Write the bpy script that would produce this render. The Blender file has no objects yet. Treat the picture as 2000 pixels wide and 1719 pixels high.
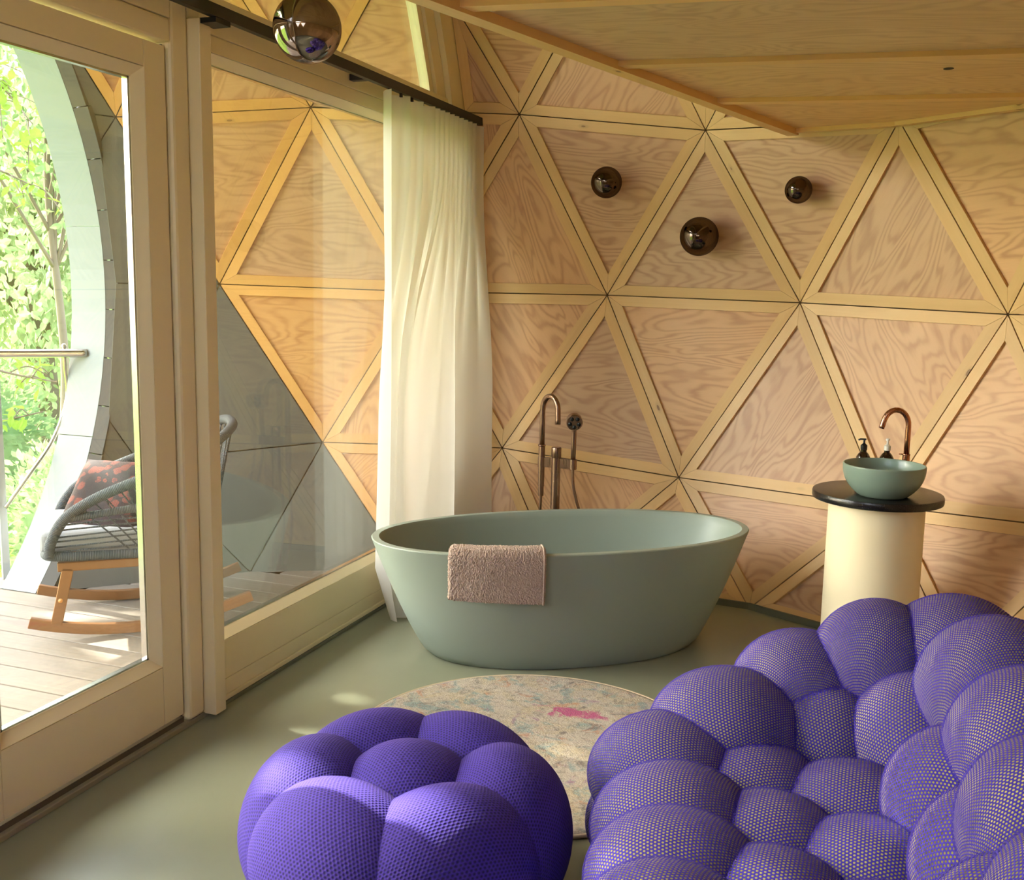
import bpy, math, random
from mathutils import Vector, Matrix
import numpy as np

# ------------------------------------------------------------------ camera, light, exposure
scene = bpy.context.scene
COL = scene.collection
FW = Vector((-0.33551126, 0.93047028, -0.14716401)).normalized()
RT = Vector((0.93958877, 0.34178453, 0.0188751)).normalized()
UP = RT.cross(FW).normalized()
cam_d = bpy.data.cameras.new('camera'); cam = bpy.data.objects.new('camera', cam_d); COL.objects.link(cam)
M = Matrix((RT, UP, -FW)).transposed().to_4x4(); M.translation = (0, 0, 1.65)
cam.matrix_world = M
cam_d.sensor_fit = 'HORIZONTAL'; cam_d.sensor_width = 36.0; cam_d.lens = 36.0 * 2016.688 / 2000.0
cam_d.clip_start = 0.02; cam_d.clip_end = 300
scene.camera = cam

world = bpy.data.worlds.new('sky'); scene.world = world; world.use_nodes = True
wn = world.node_tree; wn.nodes.clear()
wo = wn.nodes.new('ShaderNodeOutputWorld'); bg = wn.nodes.new('ShaderNodeBackground')
sky = wn.nodes.new('ShaderNodeTexSky'); sky.sky_type = 'NISHITA'; sky.sun_disc = False
sky.sun_elevation = math.radians(36); sky.sun_rotation = math.radians(-95); sky.air_density = 1.0; sky.dust_density = 4.0; sky.ozone_density = 0.6
mixw = wn.nodes.new('ShaderNodeMix'); mixw.data_type = 'RGBA'; mixw.inputs[0].default_value = 0.72
wn.links.new(sky.outputs[0], mixw.inputs[6]); mixw.inputs[7].default_value = (0.72, 0.67, 0.66, 1)   # thin bright cloud over the whole sky
wn.links.new(mixw.outputs[2], bg.inputs[0]); bg.inputs[1].default_value = 9.0
wn.links.new(bg.outputs[0], wo.inputs[0])

SUN_EL, SUN_AZ = math.radians(36), math.radians(172)     # azimuth of the direction towards the sun, from +X
SUN = Vector((math.cos(SUN_EL) * math.cos(SUN_AZ), math.cos(SUN_EL) * math.sin(SUN_AZ), math.sin(SUN_EL)))
sd = bpy.data.lights.new('sun', 'SUN'); sd.energy = 34.0; sd.angle = math.radians(0.6); sd.color = (1.0, 0.93, 0.82)
so = bpy.data.objects.new('sun', sd); COL.objects.link(so); so.location = (-12, 2, 12)
so.rotation_euler = SUN.to_track_quat('Z', 'Y').to_euler()

vs = scene.view_settings
vs.view_transform = 'Standard'; vs.look = 'None'; vs.gamma = 1.0; vs.use_curve_mapping = False
vs.exposure = -0.26

cy = scene.cycles; cy.max_bounces = 5; cy.diffuse_bounces = 4; cy.glossy_bounces = 3; cy.transmission_bounces = 4; cy.transparent_max_bounces = 10

random.seed(7); rng = random.Random(7)

# ------------------------------------------------------------------ helpers
def tag(o, label=None, cat=None, group=None, kind=None):
    if label: o['label'] = label
    if cat: o['category'] = cat
    if group: o['group'] = group
    if kind: o['kind'] = kind
    return o

def empty(name, loc, label, cat, group=None):
    o = bpy.data.objects.new(name, None); COL.objects.link(o); o.location = loc; o.empty_display_size = .05
    return tag(o, label, cat, group)

def adopt(o, parent):
    if parent is None: return
    o.parent = parent
    if parent.type == 'EMPTY':
        o.matrix_parent_inverse = Matrix.Translation(-Vector(parent.location))

def mesh(name, vs_, fs, mat, parent=None, smooth=False, uv=None):
    me = bpy.data.meshes.new(name); me.from_pydata([tuple(v) for v in vs_], [], fs)
    if uv is not None:
        ul = me.uv_layers.new(name='UVMap')
        idx = np.empty(len(me.loops), dtype=np.int32); me.loops.foreach_get('vertex_index', idx)
        a = np.array(uv, dtype=np.float32)[idx]; ul.data.foreach_set('uv', a.ravel())
    if smooth: me.polygons.foreach_set('use_smooth', [True] * len(me.polygons))
    me.update()
    o = bpy.data.objects.new(name, me); COL.objects.link(o)
    if mat: me.materials.append(mat)
    adopt(o, parent)
    return o

class MB:
    def __init__(s): s.v = []; s.f = []; s.u = []
    def add(s, v, f, u=None):
        n = len(s.v); s.v += [tuple(q) for q in v]; s.f += [tuple(i + n for i in q) for q in f]
        s.u += (list(u) if u is not None else [(q[0], q[1]) for q in v])
    def build(s, name, mat, parent=None, smooth=False): return mesh(name, s.v, s.f, mat, parent, smooth, s.u)

def box_vf(x0, x1, y0, y1, z0, z1):
    v = [(x0,y0,z0),(x1,y0,z0),(x1,y1,z0),(x0,y1,z0),(x0,y0,z1),(x1,y0,z1),(x1,y1,z1),(x0,y1,z1)]
    f = [(3,2,1,0),(4,5,6,7),(0,1,5,4),(1,2,6,5),(2,3,7,6),(3,0,4,7)]
    return v, f

def bevel(o, w=.003, seg=2):
    m = o.modifiers.new('bevel', 'BEVEL'); m.width = w; m.segments = seg; m.limit_method = 'ANGLE'; m.angle_limit = math.radians(40)
    return o

def box(name, x0, x1, y0, y1, z0, z1, mat, parent=None, bev=0, axis=None):
    v, f = box_vf(x0, x1, y0, y1, z0, z1)
    d = (x1 - x0, y1 - y0, z1 - z0)
    if axis is None: axis = max(range(3), key=lambda i: d[i])
    o1, o2 = [i for i in range(3) if i != axis]; r = rng.uniform(0, 20)
    uv = [(q[axis] + r, q[o1] + q[o2] * .83 + r) for q in v]
    o = mesh(name, v, f, mat, parent, False, uv)
    if bev: bevel(o, bev)
    return o

def frame_at(t):
    t = Vector(t).normalized(); a = Vector((0, 0, 1)) if abs(t.z) < .9 else Vector((1, 0, 0))
    n = t.cross(a).normalized(); return n, t.cross(n).normalized()

def tube_vf(pts, rad, n=10, closed=False):
    pts = [Vector(p) for p in pts]; N = len(pts); v = []; f = []; u = []
    rads = rad if isinstance(rad, (list, tuple)) else [rad] * N
    nn = None; L = 0
    for i, p in enumerate(pts):
        if closed: t = pts[(i + 1) % N] - pts[i - 1]
        else: t = pts[min(i + 1, N - 1)] - pts[max(i - 1, 0)]
        t.normalize()
        if nn is None: nn, bb = frame_at(t)
        else:
            nn = (nn - t * nn.dot(t)).normalized(); bb = t.cross(nn)
        if i: L += (p - pts[i - 1]).length
        for k in range(n):
            a = 2 * math.pi * k / n
            v.append(p + (nn * math.cos(a) + bb * math.sin(a)) * rads[i]); u.append((L, k / n))
    for i in range(N if closed else N - 1):
        j = (i + 1) % N
        for k in range(n):
            l = (k + 1) % n; f.append((i*n+k, i*n+l, j*n+l, j*n+k))
    if not closed:
        f.append(tuple(range(n - 1, -1, -1))); f.append(tuple((N - 1) * n + k for k in range(n)))
    return v, f, u

def tube(name, pts, rad, mat, parent=None, n=12, closed=False):
    v, f, u = tube_vf(pts, rad, n, closed); return mesh(name, v, f, mat, parent, True, u)

def lathe(name, prof, c, mat, parent=None, n=48, smooth=True, cap=True):
    v = []; f = []; u = []; m = len(prof)
    for i, (r, z) in enumerate(prof):
        for k in range(n):
            a = 2 * math.pi * k / n; v.append((c[0] + r * math.cos(a), c[1] + r * math.sin(a), c[2] + z)); u.append((a * .2, z + r))
    for i in range(m - 1):
        for k in range(n):
            l = (k + 1) % n; f.append((i*n+k, i*n+l, (i+1)*n+l, (i+1)*n+k))
    if cap:
        f.append(tuple(range(n - 1, -1, -1))); f.append(tuple((m - 1) * n + k for k in range(n)))
    o = mesh(name, v, f, mat, parent, smooth, u)
    if smooth:
        md = o.modifiers.new('split', 'EDGE_SPLIT'); md.split_angle = math.radians(38)
    return o

def smooth_path(P, k=8, closed=False):
    P = [Vector(p) for p in P]; out = []; n = len(P)
    rngs = range(n) if closed else range(n - 1)
    for i in rngs:
        if closed: p0, p1, p2, p3 = P[i-1], P[i], P[(i+1) % n], P[(i+2) % n]
        else: p0, p1, p2, p3 = P[max(i-1,0)], P[i], P[i+1], P[min(i+2,n-1)]
        for j in range(k):
            t = j / k
            out.append(.5 * ((2*p1) + (p2-p0)*t + (2*p0-5*p1+4*p2-p3)*t*t + (3*p1-p0-3*p2+p3)*t**3))
    if not closed: out.append(P[-1])
    return out

# ------------------------------------------------------------------ materials
def lin(r, g, b):
    return tuple((c / 255 / 12.92 if c / 255 <= .04045 else ((c / 255 + .055) / 1.055) ** 2.4) for c in (r, g, b)) + (1,)

class NT:
    def __init__(s, name):
        s.m = bpy.data.materials.new(name); s.m.use_nodes = True; s.t = s.m.node_tree; s.t.nodes.clear()
        s.out = s.t.nodes.new('ShaderNodeOutputMaterial')
    def n(s, kind, **kw):
        nd = s.t.nodes.new('ShaderNode' + kind)
        for k, v in kw.items(): setattr(nd, k, v)
        return nd
    def l(s, a, b): s.t.links.new(a, b); return b
    def set(s, sock, v):
        if isinstance(v, bpy.types.NodeSocket): s.l(v, sock)
        else: sock.default_value = v
    def math(s, op, a, b=0.0, c=None):
        nd = s.n('Math', operation=op); s.set(nd.inputs[0], a); s.set(nd.inputs[1], b)
        if c is not None: s.set(nd.inputs[2], c)
        return nd.outputs[0]
    def vmath(s, op, a, b=None):
        nd = s.n('VectorMath', operation=op); s.set(nd.inputs[0], a)
        if b is not None: s.set(nd.inputs[1], b)
        return nd
    def mix(s, f, a, b, mode='MIX'):
        nd = s.n('Mix', data_type='RGBA', blend_type=mode); s.set(nd.inputs[0], f); s.set(nd.inputs[6], a); s.set(nd.inputs[7], b); return nd.outputs[2]
    def noise(s, vec, scale, detail=2, rough=.5, dist=0.0):
        nd = s.n('TexNoise'); s.l(vec, nd.inputs['Vector']); nd.inputs['Scale'].default_value = scale
        nd.inputs['Detail'].default_value = detail; nd.inputs['Roughness'].default_value = rough; nd.inputs['Distortion'].default_value = dist
        return nd.outputs['Fac']
    def mapv(s, vec, scale=(1,1,1), loc=(0,0,0)):
        nd = s.n('Mapping'); s.l(vec, nd.inputs[0]); nd.inputs['Scale'].default_value = scale; nd.inputs['Location'].default_value = loc
        return nd.outputs[0]
    def ramp(s, fac, stops):
        nd = s.n('ValToRGB'); s.l(fac, nd.inputs[0]); e = nd.color_ramp.elements
        e[0].position, e[0].color = stops[0][0], stops[0][1]; e[1].position, e[1].color = stops[1][0], stops[1][1]
        for p, c in stops[2:]:
            x = e.new(p); x.color = c
        return nd.outputs[0]
    def bump(s, h, strength, dist=.01):
        nd = s.n('Bump'); s.l(h, nd.inputs['Height']); nd.inputs['Strength'].default_value = strength; nd.inputs['Distance'].default_value = dist
        return nd.outputs[0]
    def bsdf(s, color, rough=.5, metal=0.0, normal=None, **kw):
        b = s.n('BsdfPrincipled'); s.set(b.inputs['Base Color'], color); s.set(b.inputs['Roughness'], rough); s.set(b.inputs['Metallic'], metal)
        if normal is not None: s.l(normal, b.inputs['Normal'])
        for k, v in kw.items(): s.set(b.inputs[k.replace('_', ' ')], v)
        s.l(b.outputs[0], s.out.inputs[0]); return b
    def uv(s): return s.n('TexCoord').outputs['UV']
    def obj(s): return s.n('TexCoord').outputs['Object']

MAT = {}
def plain(name, rgb, rough=.5, metal=0.0, var=0.0, bumpsc=0, bumpst=.1, **kw):
    t = NT(name); col = lin(*rgb); nrm = None
    if var:
        f = t.noise(t.obj(), 3.0, 4, .6)
        d = tuple(c * (1 - var) for c in col[:3]) + (1,); col = t.mix(f, d, tuple(min(1, c * (1 + var)) for c in col[:3]) + (1,))
    if bumpsc: nrm = t.bump(t.noise(t.obj(), bumpsc, 3, .6), bumpst, .002)
    t.bsdf(col, rough, metal, nrm, **kw); MAT[name] = t.m; return t.m

def ply(name, light, mid, dark, contrast=1.0, rough=.45):
    """rotary-cut softwood plywood: contour-line grain, drawn in the sheet's own plane (UV in metres)"""
    t = NT(name); uv = t.uv()
    big = t.noise(t.mapv(uv, (.75, 3.0, 1)), 1.15, 3.0, .42, .45)
    jit = t.noise(t.mapv(uv, (9, 42, 1)), 1.0, 3, .6)
    ph = t.math('ADD', t.math('MULTIPLY', big, 150.0), t.math('MULTIPLY', jit, 2.6))
    rings = t.math('MULTIPLY_ADD', t.math('SINE', ph), .5, .5)
    sharp = t.math('POWER', rings, 2.0)
    fine = t.noise(t.mapv(uv, (14, 220, 1)), 1.0, 3, .6)
    med = t.noise(t.mapv(uv, (2.2, 7, 1)), 1.6, 3, .55)
    patch = t.noise(t.mapv(uv, (1.2, 2.0, 1)), 1.3, 2, .5)
    base = t.mix(patch, lin(*light), lin(*mid))
    col = t.mix(t.math('MULTIPLY', sharp, t.math('MULTIPLY_ADD', med, .95 * contrast, .05)), base, lin(*dark))
    fcol = t.mix(t.math('MULTIPLY', fine, .22), col, lin(*dark))
    rnd = t.n('ObjectInfo').outputs['Random']
    hv = t.n('HueSaturation'); t.l(fcol, hv.inputs['Color'])
    t.l(t.math('MULTIPLY_ADD', rnd, .20, .90), hv.inputs['Value']); t.l(t.math('MULTIPLY_ADD', rnd, .16, .92), hv.inputs['Saturation'])
    nrm = t.bump(fine, .12, .002)
    t.bsdf(hv.outputs[0], rough, 0, nrm); MAT[name] = t.m; return t.m

def pine(name, light, dark, rough=.45, knots=True):
    """sawn softwood: straight grain along U, a few knots"""
    t = NT(name); uv = t.uv()
    wob = t.noise(t.mapv(uv, (1.2, 3, 1)), 1.5, 2, .5)
    g = t.noise(t.mapv(uv, (1.0, 46, 1)), 1.0, 3, .6, .4)
    g2 = t.math('MULTIPLY_ADD', wob, .35, t.math('MULTIPLY', g, .65))
    col = t.mix(g2, lin(*light), lin(*dark))
    if knots:
        vo = t.n('TexVoronoi', feature='F1'); t.l(t.mapv(uv, (2.6, 7.0, 1)), vo.inputs['Vector']); vo.inputs['Scale'].default_value = 1.0
        k = t.math('LESS_THAN', vo.outputs['Distance'], .055)
        k2 = t.math('SUBTRACT', 1.0, t.math('MINIMUM', t.math('MULTIPLY', vo.outputs['Distance'], 9.0), 1.0))
        col = t.mix(t.math('MULTIPLY', t.math('MAXIMUM', t.math('MULTIPLY', k2, .6), k), .75), col, lin(105, 62, 28))
    rnd = t.n('ObjectInfo').outputs['Random']
    hv = t.n('HueSaturation'); t.l(col, hv.inputs['Color']); t.l(t.math('MULTIPLY_ADD', rnd, .16, .92), hv.inputs['Value'])
    t.bsdf(hv.outputs[0], rough, 0, t.bump(g, .08, .002)); MAT[name] = t.m; return t.m

ply('plywood', (222, 184, 140), (206, 162, 118), (160, 113, 76), .85)
ply('plywood_soffit', (232, 202, 150), (220, 184, 130), (182, 140, 92), .7)
ply('plywood_terrace', (226, 178, 122), (210, 154, 96), (166, 110, 62), .85)
pine('batten_terrace', (232, 178, 100), (214, 152, 78))
pine('batten_pine', (226, 190, 130), (208, 166, 104))
pine('trim_pine', (240, 204, 138), (224, 180, 110))
plain('shell_lining', (160, 124, 80), .8, var=.15)
plain('joinery_cream', (236, 220, 178), .42, bumpsc=40, bumpst=.03)
plain('seal_black', (28, 26, 24), .6)
plain('track_black', (18, 17, 17), .45)
plain('floor_resin', (140, 144, 122), .34, var=.06, bumpsc=120, bumpst=.02)
plain('track_bronze', (88, 78, 60), .5)
plain('skirting_olive', (110, 112, 92), .5)
plain('threshold', (150, 142, 118), .4)
plain('tub_green', (146, 157, 144), .42, var=.03)
plain('bowl_green', (128, 148, 138), .22, var=.03)
plain('column_cream', (240, 226, 192), .45)
plain('bottle_amber', (38, 22, 14), .12, **{'Coat_Weight': .6})
plain('pump_black', (20, 19, 19), .35)
plain('pump_white', (226, 222, 214), .35)
plain('rose_black', (20, 19, 20), .5)
plain('steel', (196, 190, 182), .22, 1.0)
plain('post_grey', (178, 182, 180), .4, .3)
plain('zinc_light', (134, 139, 137), .5, 0.0, var=.05)
plain('acacia_pin', (210, 150, 90), .4)
plain('cushion_grey', (164, 166, 168), .9, bumpsc=300, bumpst=.2)
plain('rug_edge', (206, 190, 160), .9)
plain('cable_black', (22, 20, 20), .5)
plain('bark', (112, 100, 84), .9, var=.3, bumpsc=20, bumpst=.5)
plain('spill_red', (150, 60, 60), .6)
pine('acacia', (150, 106, 62), (100, 64, 35), .35)

def deckmat():
    t = NT('deck_larch'); uv = t.uv()
    g = t.noise(t.mapv(uv, (1.4, 60, 1)), 1.0, 4, .65, .3)
    p = t.noise(t.mapv(uv, (.8, 3, 1)), 1.6, 3, .6)
    c = t.mix(g, lin(148, 139, 127), lin(110, 99, 87)); c = t.mix(t.math('MULTIPLY', p, .35), c, lin(118, 96, 78))
    hv = t.n('HueSaturation'); t.l(c, hv.inputs['Color']); t.l(t.math('MULTIPLY_ADD', t.n('ObjectInfo').outputs['Random'], .18, .90), hv.inputs['Value'])
    t.bsdf(hv.outputs[0], .65, 0, t.bump(g, .25, .003)); MAT['deck'] = t.m
deckmat()

def cladmat(name, a, b):
    t = NT(name); o = t.obj()
    p = t.noise(o, 2.2, 4, .6); s = t.noise(t.mapv(o, (3, 3, 30)), 2, 3, .6)
    c = t.mix(p, lin(*a), lin(*b)); c = t.mix(t.math('MULTIPLY', s, .25), c, lin(*b))
    hv = t.n('HueSaturation'); t.l(c, hv.inputs['Color']); t.l(t.math('MULTIPLY_ADD', t.n('ObjectInfo').outputs['Random'], .14, .93), hv.inputs['Value'])
    t.bsdf(hv.outputs[0], .6, 0, t.bump(p, .1, .004)); MAT[name] = t.m
cladmat('cladding_grey', (112, 109, 98), (92, 89, 79))
cladmat('cladding_dark', (98, 94, 86), (80, 77, 70))

def metal(name, rgb, rough, brushed=True):
    t = NT(name); o = t.obj(); s = t.noise(t.mapv(o, (300, 300, 8)), 1.0, 2, .5)
    r = t.math('MULTIPLY_ADD', s, .15, rough) if brushed else rough
    t.bsdf(lin(*rgb), r, 1.0); MAT[name] = t.m
metal('bronze', (146, 116, 96), .22)
metal('copper', (180, 128, 102), .18)

def stone():
    t = NT('black_stone'); o = t.obj(); s = t.noise(o, 260, 2, .5)
    sp = t.math('GREATER_THAN', s, .66)
    c = t.mix(sp, lin(26, 24, 25), lin(74, 70, 70)); t.bsdf(c, .22, 0, t.bump(t.noise(o, 90, 3, .6), .25, .003)); MAT['stone'] = t.m
stone()

def glassmat():
    t = NT('window_glass'); fr = t.n('Fresnel'); geo = t.n('NewGeometry')          # same reflectance on both faces of the thin pane
    t.l(t.math('MULTIPLY_ADD', geo.outputs['Backfacing'], 1 / 1.5 - 1.5, 1.5), fr.inputs['IOR'])
    tr = t.n('BsdfTransparent'); tr.inputs[0].default_value = (.97, .985, .975, 1); gl = t.n('BsdfGlossy'); gl.inputs['Roughness'].default_value = 0.0
    mx = t.n('MixShader'); t.l(fr.outputs[0], mx.inputs[0]); t.l(tr.outputs[0], mx.inputs[1]); t.l(gl.outputs[0], mx.inputs[2]); t.l(mx.outputs[0], t.out.inputs[0])
    MAT['glass'] = t.m
glassmat()

def smoked(name, tint, refl, keep):
    """smoked mirrored lamp glass: metal film over tinted glass"""
    t = NT(name)
    gl = t.n('BsdfGlossy'); gl.inputs[0].default_value = refl; gl.inputs['Roughness'].default_value = .015
    tr = t.n('BsdfTransparent'); tr.inputs[0].default_value = tint
    mx = t.n('MixShader'); mx.inputs[0].default_value = keep; t.l(tr.outputs[0], mx.inputs[1]); t.l(gl.outputs[0], mx.inputs[2]); t.l(mx.outputs[0], t.out.inputs[0])
    MAT[name] = t.m
smoked('smoked_globe', (.16, .10, .06, 1), (.34, .28, .26, 1), .84)
smoked('smoked_globe_dark', (.05, .03, .02, 1), (.12, .085, .065, 1), .93)

def sheer():
    t = NT('sheer_curtain'); uv = t.uv()
    w = t.noise(t.mapv(uv, (900, 900, 1)), 1, 1, .5)
    d = t.n('BsdfDiffuse'); d.inputs[0].default_value = lin(246, 243, 236); tl = t.n('BsdfTranslucent'); tl.inputs[0].default_value = lin(246, 242, 232)
    t.l(t.bump(w, .1, .001), d.inputs['Normal'])
    a = t.n('MixShader'); a.inputs[0].default_value = .5; t.l(d.outputs[0], a.inputs[1]); t.l(tl.outputs[0], a.inputs[2])
    tr = t.n('BsdfTransparent'); b = t.n('MixShader'); b.inputs[0].default_value = .10; t.l(a.outputs[0], b.inputs[1]); t.l(tr.outputs[0], b.inputs[2])
    t.l(b.outputs[0], t.out.inputs[0]); MAT['sheer'] = t.m
sheer()

def hexdots(t, pitch, rad):
    """1 inside round holes set in a hexagonal grid over UV (metres)"""
    uv = t.uv(); s3 = math.sqrt(3)
    ds = []
    for off in (0.0, .5):
        p = t.mapv(uv, (1 / pitch, 1 / (pitch * s3), 1), (off, off, 0))
        fr = t.vmath('FRACTION', p).outputs[0]; c = t.vmath('SUBTRACT', fr, (.5, .5, 0)).outputs[0]
        c = t.vmath('MULTIPLY', c, (1, s3, 0)).outputs[0]; ds.append(t.vmath('LENGTH', c).outputs['Value'])
    d = t.math('MINIMUM', ds[0], ds[1])
    return t.math('LESS_THAN', d, rad), d

def knit():
    t = NT('purple_knit'); hole, d = hexdots(t, .0102, .21)
    soft = t.math('MINIMUM', t.math('MULTIPLY', d, 2.1), 1.0)
    c = t.mix(soft, lin(8, 4, 30), lin(64, 41, 154))
    t.bsdf(c, .85, 0, t.bump(soft, .5, .003), Sheen_Weight=.15, Sheen_Roughness=.5, Sheen_Tint=lin(150, 120, 230)); MAT['knit'] = t.m
    t = NT('purple_mesh'); hole, d = hexdots(t, .0092, .285)
    soft = t.math('MINIMUM', t.math('MULTIPLY', d, 2.0), 1.0)
    b = t.bsdf(lin(56, 37, 154), .85, 0, t.bump(soft, .4, .003), Sheen_Weight=.12, Sheen_Roughness=.5, Sheen_Tint=lin(130, 100, 220))
    tr = t.n('BsdfTransparent'); mx = t.n('MixShader'); t.l(hole, mx.inputs[0]); t.l(b.outputs[0], mx.inputs[1]); t.l(tr.outputs[0], mx.inputs[2]); t.l(mx.outputs[0], t.out.inputs[0])
    MAT['mesh_fabric'] = t.m
knit()
plain('lime_lining', (226, 220, 118), .8)

def rug():
    t = NT('rug_pile'); o = t.obj()
    p1 = t.noise(o, 5.0, 5, .65, .6); p2 = t.noise(t.mapv(o, (1,1,1), (7,3,0)), 9.0, 4, .65, .8); p3 = t.noise(t.mapv(o, (1,1,1), (1,9,0)), 7.0, 5, .7, 1.0)
    p4 = t.noise(t.mapv(o, (1,1,1), (4,4,0)), 12.0, 4, .7, .8); p5 = t.noise(t.mapv(o, (1,1,1), (11,2,0)), 6.0, 5, .7, .9); sp = t.noise(o, 160, 2, .6)
    c = t.mix(p1, lin(216, 206, 190), lin(170, 156, 138))
    def th(f, a, b):
        r = t.n('MapRange'); t.l(f, r.inputs[0]); r.inputs[1].default_value = a; r.inputs[2].default_value = b; return r.outputs[0]
    c = t.mix(t.math('MULTIPLY', th(p5, .46, .58), .65), c, lin(194, 176, 134))
    c = t.mix(t.math('MULTIPLY', th(p2, .53, .63), .75), c, lin(112, 152, 156))
    c = t.mix(t.math('MULTIPLY', th(p3, .57, .65), .75), c, lin(198, 132, 84))
    c = t.mix(t.math('MULTIPLY', th(p4, .56, .66), .8), c, lin(84, 78, 74))
    fl = t.noise(t.mapv(o, (1,1,1), (5, 8, 0)), 46.0, 3, .75, .5)
    c = t.mix(t.math('MULTIPLY', th(fl, .54, .64), .55), c, lin(112, 100, 92)); c = t.mix(t.math('MULTIPLY', th(fl, .46, .36), .5), c, lin(224, 214, 196))
    vd = t.vmath('DISTANCE', t.mapv(o, (1.0, 2.6, 1)), (.05, .80, .012)).outputs['Value']
    blot = t.math('MULTIPLY', th(t.math('ADD', vd, t.math('MULTIPLY', p3, .35)), .33, .27), th(p2, .44, .50))
    c = t.mix(blot, c, lin(188, 40, 120))
    c = t.mix(t.math('MULTIPLY', th(t.noise(t.mapv(o, (1,1,1), (2,6,0)), 8.0, 5, .7, 1.0), .60, .67), .7), c, lin(150, 92, 140))
    c = t.mix(t.math('MULTIPLY', sp, .38), c, lin(128, 116, 104))
    t.bsdf(c, .95, 0, t.bump(sp, .9, .006), Sheen_Weight=.2); MAT['rug'] = t.m
rug()

def towelmat():
    t = NT('towel_terry'); o = t.obj(); s = t.noise(o, 260, 2, .6); p = t.noise(o, 14, 3, .6)
    c = t.mix(p, lin(206, 186, 172), lin(186, 160, 144)); c = t.mix(t.math('MULTIPLY', s, .4), c, lin(140, 112, 94))
    t.bsdf(c, .95, 0, t.bump(s, 1.0, .004), Sheen_Weight=.5, Sheen_Tint=lin(240, 225, 220)); MAT['towel'] = t.m
towelmat()

def floral():
    t = NT('floral_cloth'); uv = t.uv()
    vo = t.n('TexVoronoi', feature='F1'); t.l(t.mapv(uv, (17, 17, 1)), vo.inputs['Vector']); vo.inputs['Scale'].default_value = 1.0
    d = vo.outputs['Distance']; pet = t.math('MULTIPLY_ADD', t.math('SINE', t.math('MULTIPLY', d, 60.0)), .5, .5)
    fl = t.math('LESS_THAN', t.math('ADD', d, t.math('MULTIPLY', t.noise(t.mapv(uv, (60, 60, 1)), 1, 2, .5), .3)), .55)
    c = t.mix(t.noise(t.mapv(uv, (20, 20, 1)), 1, 3, .6), lin(18, 13, 15), lin(44, 20, 24))
    fc = t.mix(pet, lin(118, 54, 36), lin(74, 28, 28)); c = t.mix(fl, c, fc)
    t.bsdf(c, .85); MAT['floral'] = t.m
floral()

def rope():
    t = NT('rope_grey'); uv = t.uv()
    sx = t.n('SeparateXYZ'); t.l(uv, sx.inputs[0]); w = t.math('MULTIPLY_ADD', t.math('SINE', t.math('MULTIPLY', sx.outputs[0], 900.0)), .5, .5)
    t.bsdf(t.mix(w, lin(52, 56, 60), lin(92, 97, 101)), .8, 0, t.bump(w, .6, .004)); MAT['rope'] = t.m
rope()

def leafmat(name, a, b, trans=.45):
    t = NT(name); r = t.noise(t.obj(), 3.0, 2, .5)
    c = t.mix(r, lin(*a), lin(*b)); d = t.n('BsdfDiffuse'); t.l(c, d.inputs[0]); tl = t.n('BsdfTranslucent'); t.l(c, tl.inputs[0])
    mx = t.n('MixShader'); mx.inputs[0].default_value = trans; t.l(d.outputs[0], mx.inputs[1]); t.l(tl.outputs[0], mx.inputs[2]); t.l(mx.outputs[0], t.out.inputs[0]); MAT[name] = t.m
leafmat('leaf_beech', (116, 146, 56), (146, 170, 78), .38)
leafmat('leaf_willow', (176, 188, 146), (146, 166, 112))
leafmat('leaf_oak', (112, 138, 92), (138, 160, 112))
leafmat('grass', (120, 150, 66), (96, 128, 52), .2)

# ------------------------------------------------------------------ the dome: a four-frequency geodesic sphere
CEN = np.array((-1.50412079, 2.2963858, 1.59908519)); RAD = 3.5624
RM = np.array([[-0.60302371, -0.68224017, -0.41341353], [0.79771025, -0.51275804, -0.3173918], [0.00455633, -0.521179, 0.85343523]])
def geodesic(n):
    t = (1 + 5 ** .5) / 2
    v = np.array([(-1,t,0),(1,t,0),(-1,-t,0),(1,-t,0),(0,-1,t),(0,1,t),(0,-1,-t),(0,1,-t),(t,0,-1),(t,0,1),(-t,0,-1),(-t,0,1)], float); v /= np.linalg.norm(v[0])
    F = [(0,11,5),(0,5,1),(0,1,7),(0,7,10),(0,10,11),(1,5,9),(5,11,4),(11,10,2),(10,7,6),(7,1,8),(3,9,4),(3,4,2),(3,2,6),(3,6,8),(3,8,9),(4,9,5),(2,4,11),(6,2,10),(8,6,7),(9,8,1)]
    idx = {}; P = []; T = []
    def pid(q):
        q = q / np.linalg.norm(q); k = tuple(np.round(q, 5))
        if k not in idx: idx[k] = len(P); P.append(q)
        return idx[k]
    for a, b, d in F:
        g = {}
        for i in range(n + 1):
            for j in range(n + 1 - i): g[i, j] = pid(v[a] * (n - i - j) + v[b] * i + v[d] * j)
        for i in range(n):
            for j in range(n - i):
                T.append((g[i, j], g[i+1, j], g[i, j+1]))
                if i + j < n - 1: T.append((g[i+1, j], g[i+1, j+1], g[i, j+1]))
    return np.array(P), T
GP, GT = geodesic(4)
GP = GP @ RM.T * RAD + CEN
NODES = [(-2.038,5.671,2.609),(-.992,5.706,2.495),(-1.544,5.859,1.61),(-.45,5.699,1.593),(.507,5.237,1.566),(-2.112,5.689,.698),(-1.052,5.688,.606),
         (.029,5.355,.607),(-.021,5.417,2.469),(-3.151,5.283,2.627),(-3.672,5.123,1.631),(-3.126,5.341,.709)]
for q in NODES:
    i = np.linalg.norm(GP - np.array(q), axis=1).argmin(); GP[i] = q
RFLOOR = 3.19
for i, p in enumerate(GP):
    if -.36 < p[2] < .05:                       # the lowest ring of hubs stands on the floor
        d = p[:2] - CEN[:2]; d = d / np.linalg.norm(d) * RFLOOR; GP[i] = (CEN[0] + d[0], CEN[1] + d[1], 0.0)

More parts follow.
